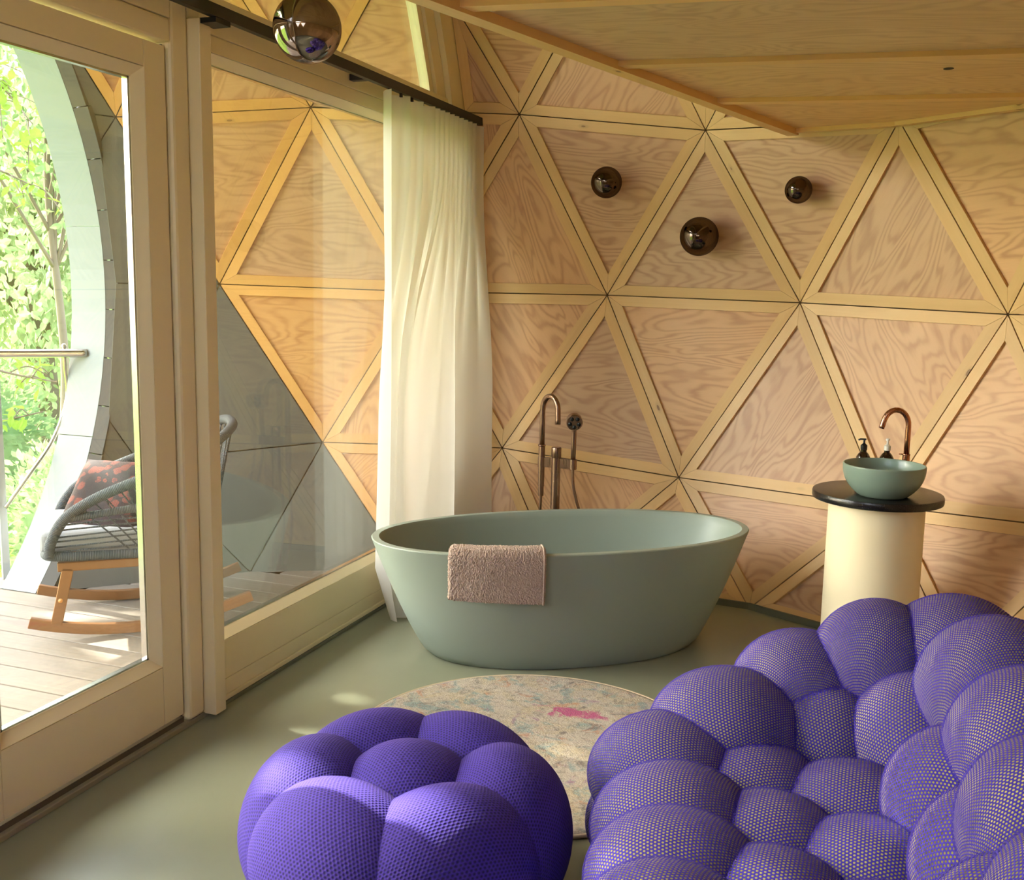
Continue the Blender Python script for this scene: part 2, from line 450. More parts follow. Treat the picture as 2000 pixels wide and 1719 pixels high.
def clip(poly, n, d):
    out = []; m = len(poly)
    for i in range(m):
        a, b = poly[i], poly[(i + 1) % m]; da, db = a @ n - d, b @ n - d
        if da >= 0: out.append(a)
        if (da >= 0) != (db >= 0) and abs(da - db) > 1e-12: out.append(a + (b - a) * da / (da - db))
    res = []
    for p in out:
        if not res or np.linalg.norm(p - res[-1]) > 1e-3: res.append(p)
    if len(res) > 1 and np.linalg.norm(res[0] - res[-1]) < 1e-3: res.pop()
    return res

def inset(poly, nrm, w):
    """inset a convex polygon by w inside its plane; None when it collapses"""
    m = len(poly); L = []
    for i in range(m):
        a, b = poly[i], poly[(i + 1) % m]; t = (b - a) / np.linalg.norm(b - a); inn = np.cross(nrm, t); L.append((a + inn * w, t))
    out = []
    for i in range(m):
        p, t = L[i - 1]; q, s = L[i]; cr = np.cross(t, s); k = cr @ nrm
        if abs(k) < 1e-6: return None
        u = (np.cross(q - p, s) @ nrm) / k; out.append(p + t * u)
    for i in range(m):
        if (out[(i + 1) % m] - out[i]) @ L[i][1] <= 1e-3: return None
    return out

def prism(name, poly, nrm, depth, mat, parent, udir, smooth=False):
    """polygon face with the body going back (-nrm) by depth; UV in metres along udir"""
    m = len(poly); v = list(poly) + [p - nrm * depth for p in poly]
    f = [tuple(range(m)), tuple(range(2 * m - 1, m - 1, -1))] + [(i, i + m, (i + 1) % m + m, (i + 1) % m) for i in range(m)]
    vd = np.cross(nrm, udir); ru, rv = rng.uniform(0, 60), rng.uniform(0, 60)
    uv = [(p @ udir + ru, p @ vd + rv + .4 * (p @ nrm)) for p in v]
    return mesh(name, v, f, mat, parent, smooth, uv)

FWn, RTn, UPn, CAMP = np.array(FW), np.array(RT), np.array(UP), np.array((0, 0, 1.65))
def near_view(p, margin=.35):
    d = p - CAMP; z = d @ FWn
    return z > .3 and abs(d @ RTn / z) < .496 + margin and abs(d @ UPn / z) < .426 + margin

XD = -2.33         # inner face of the glazed front
XO = -2.47         # its outer face
XR = -4.13         # where the dome skin stops at the terrace opening
X1, Z1 = np.array((1., 0, 0)), np.array((0, 0, 1.))

lining_v, lining_f = [], []
def lining_add(poly):
    n = len(lining_v)
    poly = clip([CEN + (p - CEN) * (RAD + .10) / RAD for p in poly], X1, XR + .03)
    if len(poly) < 3: return
    lining_v.extend(tuple(p) for p in poly)
    lining_f.append(tuple(range(n, n + len(poly))))

N2, N3 = np.array(NODES[10]), np.array(NODES[11])
BN = np.cross(N2 - CEN, N3 - CEN); BN /= np.linalg.norm(BN)
if BN @ (np.array((-3.4, 4.9, .3)) - CEN) < 0: BN = -BN      # points to the slate-clad side

fill_skylight = []
faces = []
for tri in GT:
    P = [GP[i] for i in tri]; c = sum(P) / 3
    if max(p[2] for p in P) < .02: continue
    nrm = np.cross(P[1] - P[0], P[2] - P[0]); nrm /= np.linalg.norm(nrm)
    if nrm @ (CEN - c) < 0: P = [P[0], P[2], P[1]]; nrm = -nrm
    poly = clip(P, Z1, 0.0)
    if len(poly) >= 3: faces.append((poly, nrm, c))

wall = None
W, G = .056, .0028
def panel(parent, poly, nrm, framed=True, mat='plywood', bmat='batten_pine'):
    o = inset(poly, nrm, G)
    if o is None: return
    i = inset(poly, nrm, G + W)
    e = [poly[(k + 1) % len(poly)] - poly[k] for k in range(len(poly))]
    k = rng.randrange(len(e)); u = e[k] / np.linalg.norm(e[k])
    if rng.random() < .45:                      # sheet grain runs level in many panels
        u = np.cross(Z1, nrm); u /= np.linalg.norm(u)
    pl = prism('plywood_panel', [p - nrm * .017 for p in o], nrm, .012, MAT[mat], parent, u)
    if i is None or not framed: return
    m = len(o)
    for q in range(m):
        a, b, c2, d2 = o[q], o[(q + 1) % m], i[(q + 1) % m], i[q]
        t = (b - a) / np.linalg.norm(b - a)
        # alternate butt joints: one end runs through, the other stops
        s = .0009
        prism('batten', [a + t * s, b - t * s, c2 - t * s, d2 + t * s], nrm, .018, MAT[bmat], pl, t)

mesh_parent_in = tag(bpy.data.objects.new('wall_back', None), 'curved inner wall of triangular plywood panels framed by pine battens', None, None, 'structure')
COL.objects.link(mesh_parent_in)
mesh_parent_out = tag(bpy.data.objects.new('wall_terrace', None), 'dome wall over the terrace, part plywood and part grey cladding', None, None, 'structure')
COL.objects.link(mesh_parent_out)

for poly, nrm, c in faces:
    full = clip(poly, X1, XR)
    if len(full) >= 3:
        # unseen roof windows added behind the viewer to brighten the door frames
        cc = sum(full) / len(full)
        if cc[1] < .1 and 2.0 < cc[2] < 3.7 and cc[0] > -2.0 and len(fill_skylight) < 5: fill_skylight.append((full, nrm))
        else: lining_add(full)
    a = clip(poly, X1, XD)
    if len(a) >= 3 and any(near_view(p, .25) for p in a + [sum(a) / len(a)]) and not (sum(a)/len(a))[2] > 3.9:
        panel(mesh_parent_in, a, nrm)
    b = clip(clip(poly, -X1, -XO), X1, XR + .066)
    if len(b) >= 3:
        cb = sum(b) / len(b)
        if not any(near_view(p, .25) for p in b + [cb]): continue
        if BN @ (sum(poly) / len(poly) - CEN) > 0:
            o = inset(b, nrm, .003)
            if o: prism('cladding_panel', [p - nrm * .006 for p in o], nrm, .014, MAT['cladding_grey'], mesh_parent_out, X1)
        else: panel(mesh_parent_out, b, nrm, True, 'plywood_terrace', 'batten_terrace')
wl = mesh('wall_shell', lining_v, lining_f, MAT['shell_lining']); tag(wl, 'timber shell of the dome behind the panels', None, None, 'structure')

# the added roof windows, a made-up source of fill light
for k, (poly, nrm) in enumerate(fill_skylight):
    w = tag(bpy.data.objects.new('window_%d' % (k + 10), None), 'triangular roof window high in the dome', None, None, 'structure'); COL.objects.link(w)
    o, i = inset(poly, nrm, .002), inset(poly, nrm, .07)
    if o is None or i is None: continue
    m = len(o)
    for q in range(m):
        t = o[(q+1) % m] - o[q]; t /= np.linalg.norm(t)
        prism('window_frame', [o[q], o[(q+1) % m], i[(q+1) % m], i[q]], nrm, .06, MAT['joinery_cream'], w, t)
    prism('glass_pane', [p - nrm * .03 for p in i], nrm, .006, MAT['glass'], w, X1)

# ------------------------------------------------------------------ floor, skirting
th = [2 * math.pi * k / 96 for k in range(96)]
fp = [np.array((CEN[0] + 3.24 * math.cos(a), CEN[1] + 3.24 * math.sin(a), 0.0)) for a in th]
fp = clip(fp, X1, XO)
fl = mesh('floor', [tuple(p) for p in fp] + [(p[0], p[1], -.12) for p in fp],
          [tuple(range(len(fp))), tuple(range(2 * len(fp) - 1, len(fp) - 1, -1))] + [(i, i + len(fp), (i + 1) % len(fp) + len(fp), (i + 1) % len(fp)) for i in range(len(fp))], MAT['floor_resin'])
tag(fl, 'smooth grey-green resin floor', None, None, 'structure')
ring = [(p, math.atan2(p[1] - CEN[1], p[0] - CEN[0])) for p in GP if abs(p[2]) < 1e-6]; ring.sort(key=lambda q: q[1])
ring = [q[0] for q in ring]
sk = MB()
for k in range(len(ring)):
    a, b = ring[k], ring[(k + 1) % len(ring)]
    c3 = clip([a, b], X1, XD + .02)
    if len(c3) < 2: continue
    a, b = c3[0], c3[1]
    t = (b - a) / np.linalg.norm(b - a); n = np.cross(Z1, t)
    if n @ (CEN - a) < 0: n = -n
    v = []
    for z in (0.0, .034):
        v += [a + n * .004 + Z1 * z, b + n * .004 + Z1 * z, b + n * .018 + Z1 * z, a + n * .018 + Z1 * z]
    sk.add(v, [(3,2,1,0),(4,5,6,7),(0,1,5,4),(1,2,6,5),(2,3,7,6),(3,0,4,7)])
tag(sk.build('baseboard_back', MAT['skirting_olive']), 'low olive skirting along the foot of the dome wall', None, None, 'structure')

# ------------------------------------------------------------------ loft soffit
ZS = 2.455
ceil_ = tag(bpy.data.objects.new('ceiling', None), 'plywood underside of the loft with pine battens', None, None, 'structure'); COL.objects.link(ceil_)
EA, EB = np.array((-1.297, 2.771)), np.array((-.546, 5.519)); ed = (EB - EA) / np.linalg.norm(EB - EA)
Y0 = 1.05
E0 = EA + ed * ((Y0 - EA[1]) / ed[1])
arc = []
rs = 3.415
far_pts = [(-.546, 5.519), (-.021, 5.40), (.50, 5.02)]
a0 = math.atan2(5.02 - CEN[1], .50 - CEN[0])
for k in range(1, 22):
    a = a0 - k * .075; x, y = CEN[0] + rs * math.cos(a), CEN[1] + rs * math.sin(a)
    if y < Y0: break
    arc.append((x, y))
outline = [tuple(E0)] + far_pts + arc + [(CEN[0] + math.sqrt(rs ** 2 - (CEN[1] - Y0) ** 2), Y0)]
# outline runs clockwise seen from above; split it into strips between the cross battens
BAT = [(2.88, .115), (3.763, .115), (4.58, .14)]      # y at the loft edge, slope dy/dx
def cut(poly, y_at, x_at, sl, keep_far):
    n = np.array((-sl, 1.0, 0)); n /= np.linalg.norm(n); d = n @ np.array((x_at, y_at, 0))
    return clip(poly, n if keep_far else -n, d if keep_far else -d)
def edge_x(y): return EA[0] + ed[0] / ed[1] * (y - EA[1])
P3 = [np.array((x, y, ZS)) for x, y in outline]
nd = np.array((0, 0, -1.))
def soffit_piece(poly):
    if len(poly) < 3: return
    ar = sum(poly[i][0] * poly[(i+1) % len(poly)][1] - poly[(i+1) % len(poly)][0] * poly[i][1] for i in range(len(poly)))
    if ar > 0: poly = poly[::-1]
    prism('soffit_panel', poly, nd, .018, MAT['plywood_soffit'], ceil_, np.array((.993, .12, 0)))
rest = P3
for y, s in BAT:
    soffit_piece(cut(rest, y - .004, edge_x(y), s, False)); rest = cut(rest, y + .004, edge_x(y), s, True)
soffit_piece(rest)
for y, s in BAT:
    ax = edge_x(y) + .03; L = 2.9
    t = np.array((1, s, 0)) / math.hypot(1, s); n = np.array((-t[1], t[0], 0))
    a = np.array((ax, y + s * .03, ZS - .018)); q = clip([a, a + t * L], -np.array((1., 0, 0)), -1.55); b = q[-1]
    poly = [a - n * .03, a + n * .03, b + n * .03, b - n * .03]
    prism('batten', poly, nd, .018, MAT['trim_pine'], ceil_, t)
def edge_trim(a, b, w, dz=.03):
    a, b = np.array((*a, ZS - dz)), np.array((*b, ZS - dz)); t = (b - a) / np.linalg.norm(b - a); n = np.array((t[1], -t[0], 0))   # to the right of the run
    prism('edge_trim', [a, b, b + n * w, a + n * w], nd, dz, MAT['trim_pine'], ceil_, t)
edge_trim(tuple(E0), (-.546, 5.519), .058)
edge_trim((-.53, 5.517), (-.021, 5.40), .045, .02); edge_trim((-.021, 5.40), (.50, 5.02), .045, .02)
# loft floor deck on top, and the loft edge board
mesh('loft_deck', [(p[0], p[1], ZS + .020) for p in P3] + [(p[0], p[1], ZS + .16) for p in P3],
     [tuple(range(len(P3))), tuple(range(2 * len(P3) - 1, len(P3) - 1, -1))] + [(i, i + len(P3), (i + 1) % len(P3) + len(P3), (i + 1) % len(P3)) for i in range(len(P3))], MAT['plywood_soffit'], ceil_)
hole = lathe('cable_hole', [(.0001, 0), (.018, 0), (.018, .004)], (0.139, 4.17, ZS - .0015), MAT['seal_black'], ceil_, 20, False)

# ------------------------------------------------------------------ glazed front
JC = MAT['joinery_cream']
def leaf(name, y0, y1, label, mirror=False):
    d = tag(bpy.data.objects.new(name, None), label, None, None, 'structure'); COL.objects.link(d)
    x0, x1 = -2.44, -2.37; z0, z1 = .052, 2.433; sw = .105
    box('stile', x0, x1, y1 - sw, y1, z0, z1, JC, d, .002); box('stile', x0, x1, y0, y0 + sw, z0, z1, JC, d, .002)
    box('rail', x0, x1 - .0006, y0 + sw + .0015, y1 - sw - .0015, z0, .268, JC, d, .002)
    box('rail', x0, x1 - .0006, y0 + sw + .0015, y1 - sw - .0015, 2.348, z1, JC, d, .002)
    gy0, gy1, gz0, gz1 = y0 + sw, y1 - sw, .271, 2.345; b = .034
    def bead(pts):          # bevelled glazing bead
        v = [(x1 - .001, *pts[0]), (x1 - .001, *pts[1]), (x1 - .032, *pts[2]), (x1 - .032, *pts[3]), (x1 - .045, *pts[0]), (x1 - .045, *pts[1]), (x1 - .045, *pts[2]), (x1 - .045, *pts[3])]
        return mesh('glazing_bead', v, [(0,1,2,3),(7,6,5,4),(0,4,5,1),(1,5,6,2),(2,6,7,3),(3,7,4,0)], JC, d)
    O_ = [(gy0 + .0015, gz0), (gy1 - .0015, gz0), (gy1 - .0015, gz1), (gy0 + .0015, gz1)]; I_ = [(gy0 + b, gz0 + b), (gy1 - b, gz0 + b), (gy1 - b, gz1 - b), (gy0 + b, gz1 - b)]
    for k in range(4): bead([O_[k], O_[(k+1) % 4], I_[(k+1) % 4], I_[k]])
    for nm, x in (('glass_pane', -2.402), ('glass_pane', -2.428)): box(nm, x - .003, x, gy0 + .006, gy1 - .006, gz0 + .006, gz1 - .006, MAT['glass'], d)
    sp = MB()
    for q in ((gy0 + b - .002, gy0 + b + .009, gz0 + b, gz1 - b), (gy1 - b - .009, gy1 - b + .002, gz0 + b, gz1 - b), (gy0 + b, gy1 - b, gz0 + b - .002, gz0 + b + .007), (gy0 + b, gy1 - b, gz1 - b - .007, gz1 - b + .002)):
        v, f = box_vf(-2.4275, -2.4055, *q); sp.add(v, f)
    sp.build('spacer_bar', MAT['steel'], d)
    return d
leaf('door_1', 2.085, 3.026, 'cream timber glazed door beside the cream post')
leaf('door_2', 1.135, 2.0835, 'cream timber glazed door next to the first door')

t1 = tag(bpy.data.objects.new('trim_1', None), 'cream timber posts between the door and the fixed window', None, None, 'structure'); COL.objects.link(t1)
for (ya, yb, yc, s) in ((3.036, 3.128, 3.195, 1), (1.128, 1.036, .968, -1)):
    box('jamb', -2.45, -2.350, min(ya, yb), max(ya, yb), .022, 2.62, JC, t1, .012)
    box('post', -2.45, -2.302, min(yb, yc) + .001, max(yb, yc) - .001, .016, 2.545, JC, t1, .003)
    box('head_block', -2.45, -2.352, min(yb, yc) + .001, max(yb, yc) - .001, 2.546, 2.66, JC, t1, .002)
    box('seal', -2.44, -2.385, min(ya, ya - s * .009), max(ya, ya - s * .009), .03, 2.44, MAT['seal_black'], t1)

def fixed(name, y0, y1, label):
    d = tag(bpy.data.objects.new(name, None), label, None, None, 'structure'); COL.objects.link(d)
    box('sill_board', -2.45, -2.362, y0, y1, .100, .258, JC, d, .001)
    box('sill_board', -2.45, -2.3605, y0, y1, .036, .0985, JC, d, .001)
    box('sill_foot', -2.45, -2.352, y0, y1, .016, .0345, JC, d, .002)
    v = [(-2.363, y0, .2595), (-2.363, y1, .2595), (-2.398, y1, .288), (-2.398, y0, .288), (-2.44, y0, .2595), (-2.44, y1, .2595), (-2.44, y1, .288), (-2.44, y0, .288)]
    mesh('glazing_bead', v, [(0,1,2,3),(7,6,5,4),(0,4,5,1),(1,5,6,2),(2,6,7,3),(3,7,4,0)], JC, d)
    for x in (-2.402, -2.428): box('glass_pane', x - .003, x, y0 + .002, y1, .275, 2.45, MAT['glass'], d)
    sp = MB(); v, f = box_vf(-2.4275, -2.4055, y0, y1, .286, .295); sp.add(v, f); v, f = box_vf(-2.4275, -2.4055, y0, y1, 2.428, 2.437); sp.add(v, f); sp.build('spacer_bar', MAT['steel'], d)
    v = [(-2.363, y0, 2.462), (-2.363, y1, 2.462), (-2.398, y1, 2.433), (-2.398, y0, 2.433), (-2.44, y0, 2.462), (-2.44, y1, 2.462), (-2.44, y1, 2.433), (-2.44, y0, 2.433)]
    mesh('glazing_bead', v, [(3,2,1,0),(4,5,6,7),(1,5,4,0),(2,6,5,1),(3,7,6,2),(0,4,7,3)], JC, d)
    return d
fixed('window_1', 3.197, 5.46, 'large fixed window in cream timber beside the white curtain')
fixed('window_2', -.86, .966, 'large fixed window in cream timber beyond the doors')
t2 = tag(bpy.data.objects.new('trim_2', None), 'cream timber head rail above the doors and windows', None, None, 'structure'); COL.objects.link(t2)
for (y0, y1) in ((3.197, 5.46), (-.86, .966)):
    box('head_rail', -2.45, -2.360, y0, y1, 2.464, 2.522, JC, t2, .001); box('head_rail', -2.45, -2.355, y0, y1, 2.524, 2.66, JC, t2, .002)
box('head_rail', -2.45, -2.352, 1.13, 3.034, 2.446, 2.522, JC, t2, .006); box('head_rail', -2.45, -2.350, 1.13, 3.034, 2.524, 2.66, JC, t2, .002)
t3 = tag(bpy.data.objects.new('trim_3', None), 'grey-brown threshold strip under the glazed front', None, None, 'structure'); COL.objects.link(t3)
box('threshold', -2.46, -2.352, 1.03, 3.2, .0, .020, MAT['threshold'], t3, .003); box('track', -2.4, -2.372, 1.05, 3.03, .020, .040, MAT['track_bronze'], t3)
for (y0, y1) in ((3.2, 5.42), (-.8, 1.03)): box('threshold', -2.46, -2.346, y0, y1, .0, .014, MAT['skirting_olive'], t3, .002)

# ring frame along the dome skin in the plane of the front
t4 = tag(bpy.data.objects.new('trim_4', None), 'curved cream frame where the glazed front meets the dome', None, None, 'structure'); COL.objects.link(t4)
def ring_piece(name, r0, r1, x0, x1, a0, a1, mat, parent, n=2):
    v = []; f = []
    for i in range(n + 1):
        a = a0 + (a1 - a0) * i / n; cy, cz = math.cos(a), math.sin(a)
        for (r, x) in ((r0, x0), (r1, x0), (r1, x1), (r0, x1)): v.append((x, CEN[1] + r * cy, CEN[2] + r * cz))
    for i in range(n):
        for k in range(4): f.append((i*4+k, i*4+(k+1) % 4, (i+1)*4+(k+1) % 4, (i+1)*4+k))
    f.append((3, 2, 1, 0)); f.append((n*4, n*4+1, n*4+2, n*4+3))
    return mesh(name, v, f, mat, parent)
RO = 3.462
for k in range(17):
    a0 = math.radians(-27.3 + k * (180 + 54.6) / 17); a1 = math.radians(-27.3 + (k + 1) * (180 + 54.6) / 17)
    ring_piece('frame_member', 3.275, RO, XO + .01, XD - .002, a0, a1, JC, t4)
    ring_piece('frame_member', 3.165, 3.273, XO + .02, XD - .035, a0, a1, JC, t4)
    ring_piece('glazing_bead', 3.115, 3.164, -2.44, -2.385, a0, a1, JC, t4)
# upper glazing above the head rail
up_w = tag(bpy.data.objects.new('window_3', None), 'arched upper window above the head rail', None, None, 'structure'); COL.objects.link(up_w)
for x in (-2.402, -2.428):
    ar = [np.array((x, CEN[1] + 3.15 * math.cos(a), CEN[2] + 3.15 * math.sin(a))) for a in np.linspace(math.radians(14), math.radians(166), 40)]
    ar = clip(ar, Z1, 2.655)
    prism('glass_pane', ar, X1, .003, MAT['glass'], up_w, np.array((0, 1., 0)))

# ------------------------------------------------------------------ terrace: cladding border, arch lining, deck, railing
def on_sphere(x, a, r=RAD):
    q = math.sqrt(max(r * r - (x - CEN[0]) ** 2, 0)); return np.array((x, CEN[1] + q * math.cos(a), CEN[2] + q * math.sin(a)))
da = .27 / 2.4; a = math.radians(-41.5); k = 0
while a < math.radians(221):
    a1 = min(a + da, math.radians(221.5)); v = []; f = []
    wob = rng.uniform(-.012, .012)
    n = 3
    for i in range(n + 1):
        aa = a + .0012 + (a1 - a - .0024) * i / n
        for (x, r) in ((XR + .002, RAD - .002), (XR + .070 + wob * .3, RAD - .030 - .003 * (k % 2)), (XR + .070 + wob * .3, RAD + .03), (XR + .002, RAD + .03)): v.append(on_sphere(x, aa, r))
    for i in range(n):
        for q in range(4): f.append((i*4+q, i*4+(q+1) % 4, (i+1)*4+(q+1) % 4, (i+1)*4+q))
    f += [(3, 2, 1, 0), (n*4, n*4+1, n*4+2, n*4+3)]
    if max(p[2] for p in v) > .0: mesh('border_tile', v, f, MAT['cladding_dark'], mesh_parent_out)
    a = a1; k += 1
v = []; f = []; nb = 120
for i in range(nb + 1):
    aa = math.radians(-41.5 + 263 * i / nb)
    for (x, r) in ((XR + .004, RAD + .031), (XR + .26, RAD + .031), (XR + .26, RAD + .045), (XR + .004, RAD + .045)): v.append(on_sphere(x, aa, r))
for i in range(nb):
    for q in range(4): f.append((i*4+q, i*4+(q+1) % 4, (i+1)*4+(q+1) % 4, (i+1)*4+q))
mesh('border_backing', v, f, MAT['seal_black'], mesh_parent_out)  # black ring added to stop light leaking through the tile seams
t5 = tag(bpy.data.objects.new('trim_5', None), 'pale grey metal lining of the round terrace opening', None, None, 'structure'); COL.objects.link(t5)
RS = 2.405
seams = [-41.6, -20, 8, 36, 64, 92, 120, 148, 176, 200, 221.6]
for s0, s1 in zip(seams[:-1], seams[1:]):
    ring_piece('lining_sheet', RS, RS + .03, XR - .235, XR + .001, math.radians(s0) + .0009, math.radians(s1) - .0009, MAT['zinc_light'], t5, 10).data.polygons.foreach_set('use_smooth', [False] * 42)

deck = tag(bpy.data.objects.new('deck', None), 'terrace deck of weathered larch boards', None, None, 'structure'); COL.objects.link(deck)
y = 2.922 - .168 * 13
while y < 5.35:
    ym = y + .084; dy = abs(ym - CEN[1])
    xo = -4.80 if dy < 1.95 else CEN[0] - math.sqrt(max(3.20 ** 2 - dy * dy, .01))
    if xo < XO - .05: box('deck_board', xo, XO + .005, y + .0045, y + .1635, -.028, 0.0, MAT['deck'], deck, .003)
    y += .168
box('deck_frame', -4.7, XO, .6, 5.0, -.20, -.09, MAT['seal_black'], deck)  # solid slab, its black colour stands in for shade between the boards

rl = empty('terrace_railing', (-4.45, 4.3, 0), 'stainless steel terrace railing with a curved end rod', 'railing')
hr = smooth_path([(-4.25, 4.676, 1.231), (-4.42, 4.53, 1.231), (-4.576, 4.377, 1.231), (-4.68, 4.15, 1.231), (-4.74, 3.6, 1.231), (-4.76, 2.3, 1.231), (-4.74, .9, 1.231)], 6)
tube('handrail', hr, .024, MAT['steel'], rl, 14)
rod = smooth_path([(-4.36, 4.62, 1.262), (-4.37, 4.632, 1.16), (-4.39, 4.655, .96), (-4.4, 4.545, .739), (-4.42, 4.38, .563), (-4.47, 4.255, .40)], 8)
tube('end_rod', rod, .0105, MAT['steel'], rl, 10)
lathe('finial', [(.0005, 0), (.012, .004), (.014, .014), (.009, .026), (.0005, .03)], (-4.36, 4.62, 1.255), MAT['steel'], rl, 14)
box('post', -4.50, -4.488, 4.235, 4.285, 0, 1.212, MAT['post_grey'], rl, .002)
for yy in (3.2, 2.1, 1.0): box('post', -4.765, -4.753, yy - .025, yy + .025, 0, 1.212, MAT['post_grey'], rl, .002)

# ------------------------------------------------------------------ curtain rail and curtain
r_ = empty('curtain_rail', (-2.25, 4.0, 2.54), 'black metal curtain rail above the glazed front', 'curtain rail')
box('rail_profile', -2.264, -2.236, -.55, 5.615, 2.546, 2.588, MAT['track_black'], r_, .001)
for yy in (3.165, 1.0): box('wall_bracket', -2.31, -2.238, yy - .03, yy + .055, 2.528, 2.5455, MAT['track_black'], r_, .001)
for yy in (4.3, 5.3, .2): box('wall_bracket', -2.353, -2.262, yy - .02, yy + .02, 2.552, 2.58, MAT['track_black'], r_, .001)

def curtain():
    cu = empty('curtain', (-2.25, 4.9, 0), 'sheer white curtain gathered beside the bathtub', 'curtain')
    # fold profile along the rail: three broad folds, then tight pleats, then a loose end
    prof = []
    y = 4.44; s = 1
    folds = [(.20, .085), (.15, .065), (.14, .06)] + [(.062, .030)] * 9 + [(.11, .035)]
    pts = []
    for w, d in folds:
        for j in range(8):
            t = j / 8; pts.append((y + w * t, -d * math.sin(math.pi * t) ** .7 if True else 0, w))
        y += w
    pts.append((y, 0, .06))
    L = 0; us = [0]
    for i in range(1, len(pts)):
        L += math.hypot(pts[i][0] - pts[i-1][0], pts[i][1] - pts[i-1][1]); us.append(L)
    low = [(4.435, .0), (4.475, -.075), (4.53, -.005), (4.565, -.07), (4.615, .0), (4.66, -.075), (4.71, -.045), (4.83, -.03), (4.96, .0), (5.07, .035), (5.11, .03), (5.14, -.04), (5.24, -.05), (5.36, .0), (5.45, .06), (5.52, .10)]
    lp = smooth_path([Vector((q[0], q[1], 0)) for q in low], 10)
    nz = 40; v = []; uv = []; f = []; m = len(pts)
    for iz in range(nz + 1):
        t = iz / nz; z = 2.535 * (1 - t) + .004
        for i, (yy, dd, w) in enumerate(pts):
            k = min(max((t - .10) / .5, 0), 1); k = k * k * (3 - 2 * k)
            q = lp[int(i / (m - 1) * (len(lp) - 1))]
            sway = .010 * math.sin(4.0 * t + i * .08) * t
            yb = yy * (1 - k) + q.x * k + (.0 if i > 6 else -.012 * t); x = -2.222 + dd * (1 - k) + q.y * k * (1 + .25 * t) + sway
            if t > .90: x += (t - .90) * .55 * (1 + math.sin(i * .12))
            v.append((x, yb + sway, z)); uv.append((us[i], z))
    for iz in range(nz):
        for i in range(m - 1): f.append((iz*m+i, (iz+1)*m+i, (iz+1)*m+i+1, iz*m+i+1))
    mesh('drape', v, f, MAT['sheer'], cu, True, uv)
    hem = []
    for i, (yy, dd, w) in enumerate(pts):
        hem.append((-2.222 + dd, yy, 2.538))
    k = 0
    yy = 4.47
    for q in range(9):
        box('glider', -2.256, -2.244, yy, yy + .012, 2.528, 2.548, MAT['track_black'], cu); yy += .12
curtain()

# ------------------------------------------------------------------ bathtub
TC = Vector((-1.342, 4.476, 0)); TA = math.radians(34); TU = Vector((math.cos(TA), math.sin(TA), 0)); TV = Vector((-math.sin(TA), math.cos(TA), 0)); TH = .54
def tub_pt(a, b, th, z, e=2.15):
    c, s = math.cos(th), math.sin(th)
    return TC + TU * (a * math.copysign(abs(c) ** (2 / e), c)) + TV * (b * math.copysign(abs(s) ** (2 / e), s)) + Vector((0, 0, z))
def bathtub():
    tb = empty('bathtub', (TC.x, TC.y, 0), 'sage green freestanding oval bathtub', 'bathtub')
    A, B, a0, b0 = .895, .443, .635, .345; n = 96; rows = []
    def outer(t):
        k = t ** .80
        return a0 + (A - a0) * k, b0 + (B - b0) * k
    rows.append((a0 - .02, b0 - .02, 0.0)); rows.append((a0 - .004, b0 - .004, .003))
    for i in range(1, 19):
        t = i / 18; a, b = outer(t * .985 + .012); rows.append((a, b, .003 + (TH - .007) * t))
    rows.append((A - .004, B - .004, TH))
    rows.append((A - .034, B - .034, TH)); rows.append((A - .038, B - .038, TH - .004))
    for i in range(1, 16):
        t = 1 - i / 15; k = t ** .5; rows.append((.56 + (A - .038 - .56) * k, .25 + (B - .038 - .25) * k, .10 + (TH - .104) * t))
    rows.append((.3, .13, .085)); rows.append((.02, .02, .082))
    v = []; f = []
    for a, b, z in rows:
        for k in range(n): v.append(tub_pt(a, b, 2 * math.pi * k / n, z))
    for i in range(len(rows) - 1):
        for k in range(n): l = (k + 1) % n; f.append((i*n+k, i*n+l, (i+1)*n+l, (i+1)*n+k))
    f.append(tuple(range(n - 1, -1, -1))); f.append(tuple((len(rows) - 1) * n + k for k in range(n)))
    o = mesh('shell', v, f, MAT['tub_green'], tb, True); md = o.modifiers.new('split', 'EDGE_SPLIT'); md.split_angle = math.radians(42)
    lathe('drain', [(.0005, 0), (.03, 0), (.032, .003), (.0005, .006)], (TC.x, TC.y, .0825), MAT['bronze'], tb, 24)
bathtub()

